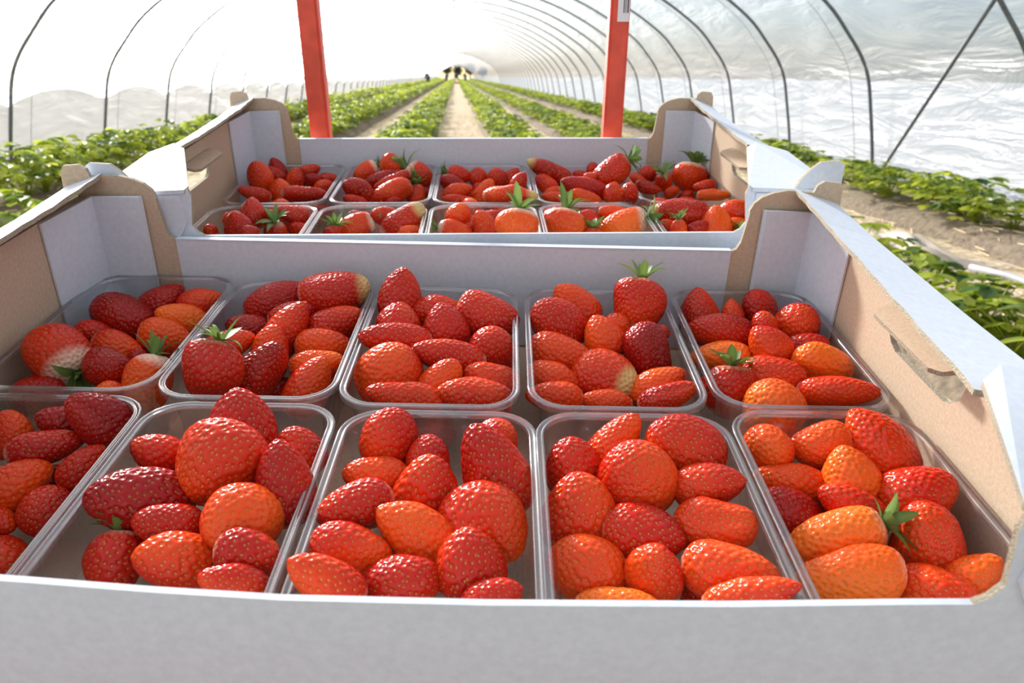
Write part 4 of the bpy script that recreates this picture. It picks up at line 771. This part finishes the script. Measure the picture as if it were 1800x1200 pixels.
# ---------------------------------------------------------------- trolley
MR = MAT['R']
def trolley():
    root = empty('picking_trolley', MR, 'red steel picking trolley with two upright posts behind the crates', 'trolley')
    Minv = MR.inverted()
    b = bmesh.new(); z1 = -.0665
    for x in (-.27, .27): box_bm(b, (x - .015, -.64, z1 - .03), (x + .015, .26, z1))
    for y in (-.63, -.2, .2, .245): box_bm(b, (-.27, y - .015, z1 - .031), (.27, y + .015, z1 - .001))
    bm_obj('deck', b, M_RED, root)
    for px, lx in ((566, 1), (1074, 2)):
        d = Minv.to_3x3() @ (CAMR @ Vector(((px - 900) / F_PX, (243 - 600) / F_PX, 1))); o = Minv @ Vector((0, 0, HC)); k = (.228 - o.y) / d.y; x = (o + d * k).x
        b = bmesh.new(); box_bm(b, (x - .0125, .2155, z1 - .03), (x + .0125, .2405, .75)); bmesh.ops.bevel(b, geom=[e for e in b.edges], offset=.003, segments=2, affect='EDGES')
        po = bm_obj('post', b, M_RED, root)
        if lx == 2:
            # stock label with a few printed bars, stuck on the post
            zt = .40; zc = None
            dd = Minv.to_3x3() @ (CAMR @ Vector(((1094 - 900) / F_PX, (38 - 600) / F_PX, 1))); kk = (.2150 - o.y) / dd.y; q = o + dd * kk
            b = bmesh.new(); box_bm(b, (q.x - .0065, .2148, q.z), (q.x + .0082, .2153, q.z + .09))
            st = bm_obj('stock_label', b, M_STICK, po); st['label'] = 'white printed label'
            b = bmesh.new()
            for j, (dx, w) in enumerate(((.0005, .0012), (.0030, .0007), (.0052, .0016))): box_bm(b, (q.x + dx, .2145, q.z + .010), (q.x + dx + w, .2149, q.z + .030))
            box_bm(b, (q.x - .004, .2145, q.z + .036), (q.x + .006, .2149, q.z + .041)); box_bm(b, (q.x - .004, .2145, q.z + .046), (q.x + .006, .2149, q.z + .070))
            bm_obj('printing', b, M_INK, st)
    up = Minv.to_3x3() @ Vector((0, 0, 1))
    for x in (-.25, .25):
        for y in (-.6, .2):
            top = Vector((x, y, z1 - .02)); wz = (MR @ top).z
            foot = top - up * (wz - .10)
            b = bmesh.new(); tube_bm(b, [top, foot], .014, 8); bm_obj('leg', b, M_RED, root)
            b = bmesh.new(); ax = Minv.to_3x3() @ Vector((1, 0, 0)); c = foot
            ra = Minv.to_3x3() @ Vector((0, 1, 0)); rings = []
            for off, rr in ((-.02, .07), (-.02, .098), (.02, .098), (.02, .07)):
                rings.append([b.verts.new(c + ax * off + (ra * math.cos(2 * PI * k / 24) + up * math.sin(2 * PI * k / 24)) * rr) for k in range(24)])
            for a_, b_ in zip(rings, rings[1:] + rings[:1]):
                for k in range(24): b.faces.new((a_[k], a_[(k + 1) % 24], b_[(k + 1) % 24], b_[k]))
            w = bm_obj('wheel', b, M_RUBBER, root)
            b = bmesh.new(); tube_bm(b, [c - ax * .022, c + ax * .022], .066, 16); bm_obj('hub', b, M_RED, w)
trolley()

# ---------------------------------------------------------------- ground, beds and tunnel
Y0, Y1 = -1.6, 196.0
def quad(name, x0, x1, y0, y1, z, mat, kind='structure'):
    o = mesh_obj(name, [(x0, y0, z), (x1, y0, z), (x1, y1, z), (x0, y1, z)], [(0, 1, 2, 3)], mat); return tag(o, kind=kind)
quad('ground', -4.7, 4.7, -12, 420, 0, M_GROUND)
M_OUT = principled('neutral_bounce_ground', (.36, .355, .335), .95, noise=.2, nscale=3)  # ground outside, kept pale and neutral for the light it throws on the film
quad('ground_field_left', -80, -4.7, -12, 420, 0, M_OUT); quad('ground_field_right', 4.7, 80, -12, 420, 0, M_OUT)
ROWS = [-3.6, -2.15, -.69, .80, 1.98, 3.55]
ROW_H = [1.1, 1.0, .82, .78, .66, .72]
for i, rx in enumerate(ROWS):
    n = 70; vs = []; fs = []
    prof = [(-.34, -.02), (-.27, .07), (-.17, .11), (.17, .11), (.27, .07), (.34, -.02)]
    for j in range(n + 1):
        y = 1.5 + (Y1 - 3) * (j / n) ** 1.7; wob = .02 * math.sin(j * 1.7 + i)
        for a, z in prof: vs.append((rx + a + wob, y, z))
    for j in range(n):
        for k in range(5): fs.append((j * 6 + k, j * 6 + k + 1, j * 6 + k + 7, j * 6 + k + 6))
    tag(mesh_obj('floor_bed', vs, fs, M_SOIL, smooth=True), kind='structure')

PROF = [(4.42, 0), (4.36, .38), (4.29, .72), (4.22, 1.02), (4.12, 1.23), (3.95, 1.45), (3.66, 1.76), (3.1, 2.14), (2.4, 2.5), (1.6, 2.78), (.8, 2.95), (0, 3.0)]
PROF = PROF + [(-x, z) for x, z in reversed(PROF[:-1])]
def smooth_prof(pts, n=4):
    out = []
    for i in range(len(pts) - 1):
        p0, p1, p2, p3 = pts[max(i - 1, 0)], pts[i], pts[i + 1], pts[min(i + 2, len(pts) - 1)]
        for k in range(n):
            t = k / n
            out.append(tuple(.5 * (2 * b + (c - a) * t + (2 * a - 5 * b + 4 * c - d) * t * t + (3 * b - a - 3 * c + d) * t ** 3) for a, b, c, d in zip(p0, p1, p2, p3)))
    out.append(pts[-1]); return out
SP = smooth_prof(PROF, 4)
HY = [8.0 - 2.36 * 3, 8.0 - 2.36 * 2, 8.0 - 2.36] + [8.0 + 2.13 * k for k in range(35)] + [8.0 + 2.13 * k for k in range(36, 91, 2)]
bm_ = bmesh.new(); tube_bm(bm_, [(x, 0, z - .02) for x, z in SP], .018, 8)
hoop0 = bm_obj('tunnel_hoop', bm_, M_STEEL); hoop_me = hoop0.data
ORD = ['', 'first', 'second', 'third', 'fourth', 'fifth', 'sixth', 'seventh', 'eighth', 'ninth', 'tenth', 'eleventh', 'twelfth']
for k, y in enumerate(HY):
    o = hoop0 if k == 0 else hoop0.copy()
    if k: C.objects.link(o)
    o.location = (0, y, 0)
    j = k - 3
    if j < 0: lab = 'steel tunnel hoop arching overhead beside or behind the crates'
    elif j == 0: lab = 'dark steel tunnel hoop whose foot stands next to the slanting brace'
    elif j <= 11: lab = f'{ORD[j]} dark steel tunnel hoop standing in line beyond the braced one'
    else: lab = 'thin distant steel tunnel hoop under the hazy film roof'
    tag(o, lab, 'hoop', 'steel tunnel hoops')
b = bmesh.new(); tube_bm(b, [(4.33, 7.84, -.05), (3.84, HY[2] + .03, 1.57)], .016, 8)
tag(bm_obj('diagonal_brace', b, M_STEEL), 'slanting steel brace from the ground by a hoop foot up to the next hoop', 'brace')
b = bmesh.new(); tube_bm(b, [(x * 1.003, 0, z + .005) for x, z in SP], .004, 5)
M_ROPE = principled('grey_rope', (.58, .58, .60), .8)
rope0 = bm_obj('tie_rope', b, M_ROPE)
for k in range(11):
    o = rope0 if k == 0 else rope0.copy()
    if k: C.objects.link(o)
    o.location = (0, HY[k + 3] + .42, 0)
    tag(o, f'thin grey tie rope arching just beyond the {"braced" if k == 0 else ORD[k]} hoop in line', 'rope', 'tie ropes along the hoops')
b = bmesh.new(); tube_bm(b, [(0, y, 2.96 - .01 * math.sin(y)) for y in np.linspace(-4, Y1, 120)], .012, 6)
tag(bm_obj('ridge_wire', b, M_STEEL), 'thin dark ridge wire running along the top of the tunnel', 'wire')

def shell(name, lo, hi, mat, off=.07, zmax=None):
    """one strip of the polythene cover between two profile indices; it sags a little between hoops"""
    ys = []
    y = Y0
    while y < Y1:
        ys.append(y); y += .21 if y < 32 else (.71 if y < 80 else 2.13)
    ys.append(Y1)
    pf = SP[lo:hi + 1]; vs = []; fs = []; rs = random.Random(5)
    ph = [(rs.uniform(.5, 3), rs.uniform(1, 7), rs.uniform(0, 6)) for _ in range(6)]
    for y in ys:
        u = ((y - 8.0) / 2.13) % 1; sag = math.sin(PI * u) ** 2
        for k, (x, z) in enumerate(pf):
            nx, nz = (x / 4.4, max(0, (z - .6)) / 3); l = math.hypot(nx, nz) or 1
            w = 0
            if y < 60:
                for a, c, p in ph: w += .006 * math.sin(a * y * 1.6 + c * (z * 1.4 + x * .4) + p + .8 * math.sin(y * .9 + z * 2))
                w *= .4 + .6 * sag
            o = off + .012 + .03 * sag * (1 if z > .05 else 0) + w
            vs.append((x + nx / l * o, y, z + nz / l * o))
    n = len(pf)
    for a in range(len(ys) - 1):
        for k in range(n - 1): fs.append((a * n + k, a * n + k + 1, (a + 1) * n + k + 1, (a + 1) * n + k))
    return tag(mesh_obj(name, vs, fs, mat, smooth=True), kind='structure')
NP = len(SP) - 1
shell('wall_right', 0, 24, M_FILM); shell('ceiling', 24, NP - 24, M_FILM); shell('wall_left', NP - 24, NP, M_FILM)
# unseen end wall added behind the camera to cut light on the front panels
M_BLOCK = principled('grey_light_block', (.20, .22, .245), .9, noise=.1, nscale=30)
pf = [(x, Y0 + .05, z) for x, z in SP]
bm_ = bmesh.new(); bm_.faces.new([bm_.verts.new(p) for p in pf]); tag(bm_obj('wall_back_blocker', bm_, M_BLOCK), kind='structure')
# scalloped fleece along the foot of the left wall
vs, fs = [], []; ys = list(np.arange(Y0, 60, .2)) + list(np.arange(60, Y1, .7))
for y in ys:
    u = ((y - 8.0) / 2.13) % 1; top = .76 + .15 * math.sin(PI * u) ** .8
    for q in range(5):
        z = top * q / 4; x = -np.interp(z, [0, .38, .72, 1.02, 1.23], [4.42, 4.36, 4.29, 4.22, 4.12]) - .028 - .012 * math.sin(y * 5 + z * 4)
        vs.append((x, y, z))
for a in range(len(ys) - 1):
    for k in range(4): fs.append((a * 5 + k, a * 5 + k + 1, (a + 1) * 5 + k + 1, (a + 1) * 5 + k))
tag(mesh_obj('side_fleece', vs, fs, M_SKIRT, smooth=True), 'pale scalloped fleece skirt along the foot of the left tunnel wall', 'fleece')

# ---------------------------------------------------------------- strawberry plants
def leaflet(vs, fs, tone, base, d, up, ln, wd, tn, nseg=3):
    d = d.normalized(); sd = d.cross(up).normalized(); b0 = len(vs)
    prof = [(0, .10), (.35, .95), (.72, .92), (1.0, .25)] if nseg == 3 else [(0, .3), (.6, 1.0), (1, .3)]
    for f, w in prof:
        c = base + d * ln * f - up * ln * .25 * f * f
        for sg in (-1, 0, 1):
            p = c + sd * sg * wd * w * .5 + up * (abs(sg) * wd * .18); vs.append(tuple(p)); tone.append(tn)
    for q in range(len(prof) - 1):
        for k in (0, 1): fs.append((b0 + q * 3 + k, b0 + q * 3 + k + 1, b0 + q * 3 + k + 4, b0 + q * 3 + k + 3))
def plant_arrays(rs, nl=17, h=.21, spread=.26, big=1.0, stems=True, nseg=3):
    vs, fs, tone = [], [], []
    sv, sf = [], []
    for i in range(nl):
        az = rs.uniform(0, 2 * PI); rad = spread * rs.uniform(.15, 1) ** .7; hh = h * rs.uniform(.45, 1.15) * (1 - .35 * (rad / spread) ** 2)
        tip = Vector((math.cos(az) * rad, math.sin(az) * rad, hh))
        out = Vector((math.cos(az), math.sin(az), rs.uniform(-.35, .25))).normalized(); up = Vector((rs.uniform(-.4, .4), rs.uniform(-.4, .4), 1)).normalized()
        tn = rs.uniform(0, 1)
        for a in (-1.35, 0, 1.35):
            c, s_ = math.cos(a), math.sin(a); d = Vector((out.x * c - out.y * s_, out.x * s_ + out.y * c, out.z))
            ln = .085 * big * rs.uniform(.8, 1.2)
            leaflet(vs, fs, tone, tip, d, up, ln, ln * .82, min(1, max(0, tn + rs.uniform(-.15, .15))), nseg)
        if stems:
            b0 = len(sv); root = Vector((rs.uniform(-.02, .02), rs.uniform(-.02, .02), 0)); sd = Vector((-math.sin(az), math.cos(az), 0)) * .0028
            for p in (root, root.lerp(tip, .5) + Vector((0, 0, .03)), tip):
                sv += [tuple(p - sd), tuple(p + sd), tuple(p + Vector((0, 0, .004)))]
            for q in range(2):
                for k in range(3): sf.append((b0 + q * 3 + k, b0 + q * 3 + (k + 1) % 3, b0 + q * 3 + 3 + (k + 1) % 3, b0 + q * 3 + 3 + k))
    return vs, fs, tone, sv, sf
PV = []
for v in range(9):
    rs = random.Random(40 + v); vs, fs, tone, sv, sf = plant_arrays(rs, nl=rs.randint(34, 44), big=.82, h=.31, spread=.29)
    n0 = len(vs)
    me = bpy.data.meshes.new('leaves'); me.from_pydata(vs, [], fs); me.update()
    set_tone(me, tone); me.materials.append(M_LEAF); me.polygons.foreach_set('use_smooth', [True] * len(fs))
    ms = bpy.data.meshes.new('stems'); ms.from_pydata(sv, [], sf); ms.update(); set_tone(ms, [.8] * len(sv)); ms.materials.append(M_LEAF)
    fl = None
    if v % 3 == 0:
        fv, ff = [], []
        for q in range(2):
            cx, cy, cz = rs.uniform(-.16, .16), rs.uniform(-.16, .16), rs.uniform(.12, .2)
            for k in range(5):
                a = k * 2 * PI / 5; b0 = len(fv)
                fv += [(cx, cy, cz), (cx + .014 * math.cos(a - .5), cy + .014 * math.sin(a - .5), cz + .004), (cx + .018 * math.cos(a), cy + .018 * math.sin(a), cz + .003), (cx + .014 * math.cos(a + .5), cy + .014 * math.sin(a + .5), cz + .004)]
                ff.append((b0, b0 + 1, b0 + 2, b0 + 3))
        fl = bpy.data.meshes.new('blossom'); fl.from_pydata(fv, [], ff); fl.update(); fl.materials.append(M_STICK)
    PV.append((me, ms, fl))
def to_px(p):
    q = CAMR.transposed() @ (Vector(p) - Vector((0, 0, HC)))
    return (900 + F_PX * q.x / q.z, 600 + F_PX * q.y / q.z) if q.z > .05 else None
SIL = [(0, 400), (130, 335), (420, 168), (500, 168), (520, 246), (1140, 246), (1170, 162), (1240, 168), (1460, 300), (1800, 600)]
cand = []; rs = random.Random(3); far = []
for ri, rx in enumerate(ROWS):
    y = 2.0 + rs.uniform(0, .2)
    while y < Y1 - 6:
        x = rx + rs.uniform(-.09, .09); p = to_px((x, y, .50))
        if p and -60 < p[0] < 1860 and p[1] < np.interp(p[0], [a for a, _ in SIL], [b_ for _, b_ in SIL]) + 8: cand.append((y, x, ri))
        y += .27 * rs.uniform(.85, 1.2)
cand.sort(); near, far = cand[:300], cand[300:]
RN = ['outer left', 'second left', 'inner left', 'inner right', 'second right', 'outer right']
ylim = max(c[0] for c in near)
for i, (y, x, ri) in enumerate(near):
    me, ms, fl = PV[rs.randrange(9)]
    o = empty('strawberry_plant', Matrix.Translation((x, y, .10)) @ Matrix.Rotation(rs.uniform(0, 6.28), 4, 'Z') @ Matrix.Scale(rs.uniform(.9, 1.2), 4) @ Matrix.Diagonal((1, 1, ROW_H[ri], 1)))
    zone = 'nearer' if y < ylim * .62 else 'farther'
    tag(o, f'leafy green strawberry plant in the {zone} stretch of the {RN[ri]} bed', 'plant', f'strawberry plants, {zone} stretch of the {RN[ri]} bed')
    for nm, m_ in (('leaves', me), ('stems', ms), ('blossom', fl)):
        if m_: c = bpy.data.objects.new(nm, m_); C.objects.link(c); c.parent = o
LV = []
for v in range(6):
    r2 = random.Random(80 + v); vs, fs, tone, _, _ = plant_arrays(r2, nl=24, big=.95, h=.31, spread=.31, stems=False, nseg=2); LV.append((np.array(vs), np.array(fs), np.array(tone)))
av, af, at_, off = [], [], [], 0
for (y, x, ri) in far:
    vs, fs, tone = LV[rs.randrange(6)]; a = rs.uniform(0, 6.28); s_ = rs.uniform(.9, 1.25); c, sn = math.cos(a), math.sin(a)
    w = vs * s_; w[:, 2] *= ROW_H[ri]; w = np.stack([w[:, 0] * c - w[:, 1] * sn + x, w[:, 0] * sn + w[:, 1] * c + y, w[:, 2] + .10], 1)
    av.append(w); af.append(fs + off); at_.append(tone); off += len(vs)
av = np.concatenate(av); af = np.concatenate(af)
me = bpy.data.meshes.new('strawberry_rows'); me.vertices.add(len(av)); me.vertices.foreach_set('co', av.astype(np.float32).ravel())
me.loops.add(af.size); me.loops.foreach_set('vertex_index', af.astype(np.int32).ravel()); me.polygons.add(len(af)); me.polygons.foreach_set('loop_start', (np.arange(len(af)) * 4).astype(np.int32))
me.update(calc_edges=True); set_tone(me, np.concatenate(at_)); me.materials.append(M_LEAF)
o = bpy.data.objects.new('distant_strawberry_foliage', me); C.objects.link(o)
tag(o, 'mass of distant strawberry plants running to the far end of the tunnel', 'foliage', kind='stuff')

# loose straw on the paths
vs, fs = [], []; rs = random.Random(9)
for i in range(9000):
    y = 2.6 + 20 * rs.random() ** 1.6; x = rs.uniform(-4.2, 4.2)
    p = to_px((x, y, 0))
    if not p or not -40 < p[0] < 1840: continue
    a = rs.uniform(0, PI); l = rs.uniform(.05, .16); w = rs.uniform(.002, .004)
    z = np.interp(min(abs(x - r_) for r_ in ROWS), [0, .17, .34], [.115, .115, .004]) + rs.uniform(.0, .012)
    d = Vector((math.cos(a), math.sin(a), rs.uniform(-.08, .08))) * l / 2; s_ = Vector((-math.sin(a), math.cos(a), 0)) * w; c = Vector((x, y, z + .004)); b0 = len(vs)
    vs += [tuple(c - d - s_), tuple(c - d + s_), tuple(c + d + s_), tuple(c + d - s_), tuple(c + Vector((0, 0, .004)) - d), tuple(c + Vector((0, 0, .004)) + d)]
    fs += [(b0, b0 + 3, b0 + 5, b0 + 4), (b0 + 1, b0 + 4, b0 + 5, b0 + 2)]
tag(mesh_obj('loose_straw', vs, fs, M_STRAW), 'loose golden straw strewn over the paths between the beds', 'straw', kind='stuff')

# crumpled cover and pipe lying beside the outer right bed
M_SHEET = principled('crumpled_pale_sheet', (.48, .40, .31), .6, noise=.25, nscale=6)
vs, fs = [], []; n = 22; rs = random.Random(2)
for i in range(n + 1):
    for j in range(n + 1):
        u, v = i / n - .5, j / n - .5; e = max(0, 1 - (2 * abs(u)) ** 4) * max(0, 1 - (2 * abs(v)) ** 4)
        z = .006 + e * (.05 + .045 * math.sin(9 * u + 5 * v) * math.sin(7 * v - 4 * u + 1) + .02 * math.sin(23 * u + 11 * v))
        vs.append((2.80 + u * .5 + .05 * math.sin(8 * v), 4.55 + v * .95, max(.005, z)))
for i in range(n):
    for j in range(n): fs.append((i * (n + 1) + j, (i + 1) * (n + 1) + j, (i + 1) * (n + 1) + j + 1, i * (n + 1) + j + 1))
o = tag(mesh_obj('ground_cover_sheet', vs, fs, M_SHEET, smooth=True), 'crumpled beige cover sheet lying on the path right of the front crate', 'sheet')
b = bmesh.new(); tube_bm(b, [(2.86, 4.0, .03), (2.93, 3.8, .032), (2.95, 3.4, .03), (2.92, 2.9, .03)], .022, 10)
tag(bm_obj('irrigation_pipe', b, principled('pale_grey_pipe', (.46, .46, .47), .35)), 'pale grey irrigation pipe lying on the straw by the right bed', 'pipe')

# ---------------------------------------------------------------- far end of the tunnel
M_TREE = leaf_mat('tree_leaf', [(.03, .07, .02), (.10, .17, .05)], .25)
M_BARK = principled('bark', (.10, .075, .05), .9)
def far_tree(x, y, h, seed, label):
    rs = random.Random(seed); root = empty('tree', Matrix.Translation((x, y, 0)), label, 'tree', 'trees beyond the tunnel end')
    b = bmesh.new(); tube_bm(b, [(0, 0, -.1), (.1, 0, h * .3), (0, .1, h * .6)], [.22, .17, .08], 8); bm_obj('trunk', b, M_BARK, root)
    vs, fs, tone = [], [], []
    for i in range(420):
        d = Vector((rs.gauss(0, 1), rs.gauss(0, 1), rs.gauss(0, 1))).normalized() * rs.random() ** .4
        c = Vector((d.x * h * .38, d.y * h * .38, h * .62 + d.z * h * .38)); leaflet(vs, fs, tone, c, Vector((rs.uniform(-1, 1), rs.uniform(-1, 1), rs.uniform(-.5, .5))), Vector((rs.uniform(-.5, .5), rs.uniform(-.5, .5), 1)).normalized(), .55, .45, rs.random(), 2)
    me = bpy.data.meshes.new('crown'); me.from_pydata(vs, [], fs); me.update(); set_tone(me, tone); me.materials.append(M_TREE)
    c = bpy.data.objects.new('crown', me); C.objects.link(c); c.parent = root
for i, (x, y, h) in enumerate([(-6.5, 236, 3.6), (-2.6, 240, 4.4), (.6, 246, 4.0), (4.2, 238, 4.6), (8, 242, 3.4)]):
    far_tree(x, y, h, 60 + i, ['low dark tree furthest left beyond the tunnel end', 'dark tree left of the path beyond the tunnel end', 'tree straight behind the end of the central path', 'tallest dark tree beyond the tunnel end, right of the path', 'low dark tree furthest right beyond the tunnel end'][i])

def picker(x, y, face, col, trou, label):
    """a person bending over the row: one continuous skin-modifier body, clothing and hair as children"""
    root_M = Matrix.Translation((x, y, 0)) @ Matrix.Rotation(face, 4, 'Z')
    J = {'pel': (0, 0, .86), 'chest': (0, .28, 1.13), 'neck': (0, .42, 1.20), 'head': (0, .52, 1.23), 'crown': (0, .60, 1.27),
         'hl': (-.10, -.02, .82), 'kl': (-.12, .04, .46), 'al': (-.12, -.05, .09), 'tl': (-.12, .13, .04), 'hr': (.10, -.02, .82), 'kr': (.12, .10, .46), 'ar': (.12, .0, .09), 'tr': (.12, .18, .04),
         'sl': (-.19, .34, 1.12), 'el': (-.24, .44, .84), 'wl': (-.17, .60, .62), 'fl': (-.15, .67, .55), 'sr': (.19, .34, 1.12), 'er': (.24, .46, .84), 'wr': (.16, .62, .64), 'fr': (.14, .69, .57)}
    Rr = {'pel': .15, 'chest': .16, 'neck': .06, 'head': .10, 'crown': .07, 'hl': .10, 'hr': .10, 'kl': .065, 'kr': .065, 'al': .045, 'ar': .045, 'tl': .04, 'tr': .04, 'sl': .07, 'sr': .07, 'el': .045, 'er': .045, 'wl': .032, 'wr': .032, 'fl': .03, 'fr': .03}
    E_ = [('pel', 'chest'), ('chest', 'neck'), ('neck', 'head'), ('head', 'crown'), ('pel', 'hl'), ('hl', 'kl'), ('kl', 'al'), ('al', 'tl'), ('pel', 'hr'), ('hr', 'kr'), ('kr', 'ar'), ('ar', 'tr'), ('chest', 'sl'), ('sl', 'el'), ('el', 'wl'), ('wl', 'fl'), ('chest', 'sr'), ('sr', 'er'), ('er', 'wr'), ('wr', 'fr')]
    def skin(name, keys, edges, mat, grow, parent, M=None):
        ks = list(keys); me = bpy.data.meshes.new(name); me.from_pydata([J[k] for k in ks], [(ks.index(a), ks.index(b_)) for a, b_ in edges], [])
        o = bpy.data.objects.new(name, me); C.objects.link(o)
        if parent is not None: o.parent = parent
        if M is not None: o.matrix_world = M
        md = o.modifiers.new('skin', 'SKIN'); sub = o.modifiers.new('sub', 'SUBSURF'); sub.levels = sub.render_levels = 1
        for i, k in enumerate(ks): me.skin_vertices[0].data[i].radius = (Rr[k] * grow,) * 2
        me.skin_vertices[0].data[0].use_root = True
        me.materials.append(mat); return o
    skinm = principled('person_skin', (.55, .33, .24), .6)
    body = skin('person', J, E_, skinm, 1.0, None, root_M)
    tag(body, label, 'person', 'pickers at the far end')
    up = ['pel', 'chest', 'neck', 'sl', 'el', 'wl', 'sr', 'er', 'wr']; skin('jacket', up, [e for e in E_ if e[0] in up and e[1] in up], principled('jacket_cloth', col, .8), 1.18, body)
    lo = ['pel', 'hl', 'kl', 'al', 'hr', 'kr', 'ar']; skin('trousers', lo, [e for e in E_ if e[0] in lo and e[1] in lo], principled('trouser_cloth', trou, .8), 1.16, body)
    J['h1'] = (0, .50, 1.27); J['h2'] = (0, .57, 1.31); Rr['h1'] = .085; Rr['h2'] = .075
    skin('hair', ['h1', 'h2'], [('h1', 'h2')], principled('dark_hair', (.03, .02, .015), .6), 1.0, body)
picker(-2.79, 82, .3, (.05, .06, .09), (.05, .06, .10), 'distant person in dark clothes bending over the row at the left')
picker(-1.36, 118, -.2, (.10, .03, .09), (.04, .04, .06), 'distant person in purple bending beside the inner left bed')
picker(.05, 126, 3.0, (.05, .10, .30), (.05, .05, .07), 'distant person in blue stooping on the central path')
picker(1.47, 122, .4, (.04, .07, .16), (.03, .03, .05), 'distant person in navy bending beside the inner right bed')
M_ORANGE = principled('orange_plastic', (.80, .20, .06), .5)
def tray(x, y, z, label):
    b = bmesh.new(); w, d, h, t = .28, .2, .2, .02
    box_bm(b, (-w, -d, 0), (w, d, t)); box_bm(b, (-w, -d, t), (-w + t, d, h)); box_bm(b, (w - t, -d, t), (w, d, h)); box_bm(b, (-w + t, -d, t), (w - t, -d + t, h)); box_bm(b, (-w + t, d - t, t), (w - t, d, h))
    for s in (-1, 1): box_bm(b, (s * w - .015, -d - .01, h - .03), (s * w + .015, d + .01, h))
    o = bm_obj('harvest_tray', b, M_ORANGE); o.location = (x, y, z); tag(o, label, 'tray', 'orange harvest trays')
tray(-2.79, 90, .0, 'small distant orange harvest tray on the left path'); tray(-1.36, 108, .0, 'small distant orange harvest tray beside the inner left bed'); tray(.1, 104, .0, 'small distant orange harvest tray on the central path')

# ---------------------------------------------------------------- light, sky, camera
w = bpy.data.worlds.new('sky'); bpy.context.scene.world = w; w.use_nodes = True
nt = w.node_tree
for n in list(nt.nodes): nt.nodes.remove(n)
out = nt.nodes.new('ShaderNodeOutputWorld'); bg = nt.nodes.new('ShaderNodeBackground'); sk = nt.nodes.new('ShaderNodeTexSky')
sk.sky_type = 'NISHITA'; sk.sun_disc = False; sk.sun_elevation = math.radians(28); sk.sun_rotation = math.radians(-26); sk.air_density = 1.0; sk.dust_density = 1.2; sk.ozone_density = 2.0
nt.links.new(sk.outputs[0], bg.inputs[0]); nt.links.new(bg.outputs[0], out.inputs[0]); bg.inputs[1].default_value = SKY
sun = bpy.data.lights.new('sun', 'SUN'); sun.energy = SUN; sun.angle = math.radians(4); sun.color = (1, .98, .95)
so = bpy.data.objects.new('sun', sun); C.objects.link(so)
az, el = math.radians(26), math.radians(28)
d = Vector((math.sin(az) * math.cos(el), -math.cos(az) * math.cos(el), -math.sin(el)))
so.rotation_euler = d.to_track_quat('-Z', 'Y').to_euler(); so.location = (-8, 14, 12)

cam = bpy.data.cameras.new('camera'); co = bpy.data.objects.new('camera', cam); C.objects.link(co)
cam.sensor_width = 36; cam.lens = F_PX / 1800 * 36; cam.clip_start = .01; cam.clip_end = 800
R = CAMR @ Matrix(((1, 0, 0), (0, -1, 0), (0, 0, -1)))
Mc = R.to_4x4(); Mc.translation = (0, 0, HC); co.matrix_world = Mc
cam.dof.use_dof = True; cam.dof.focus_distance = .50; cam.dof.aperture_fstop = 15
sc = bpy.context.scene; sc.camera = co
sc.view_settings.view_transform = 'Standard'; sc.view_settings.look = 'None'; sc.view_settings.gamma = 1; sc.view_settings.use_curve_mapping = False
sc.view_settings.exposure = EXPO
sc.cycles.use_denoising = True; sc.cycles.max_bounces = 10; sc.cycles.transparent_max_bounces = 24; sc.cycles.diffuse_bounces = 5; sc.cycles.glossy_bounces = 4
sc.cycles.caustics_reflective = False; sc.cycles.caustics_refractive = True; sc.cycles.sample_clamp_indirect = 6
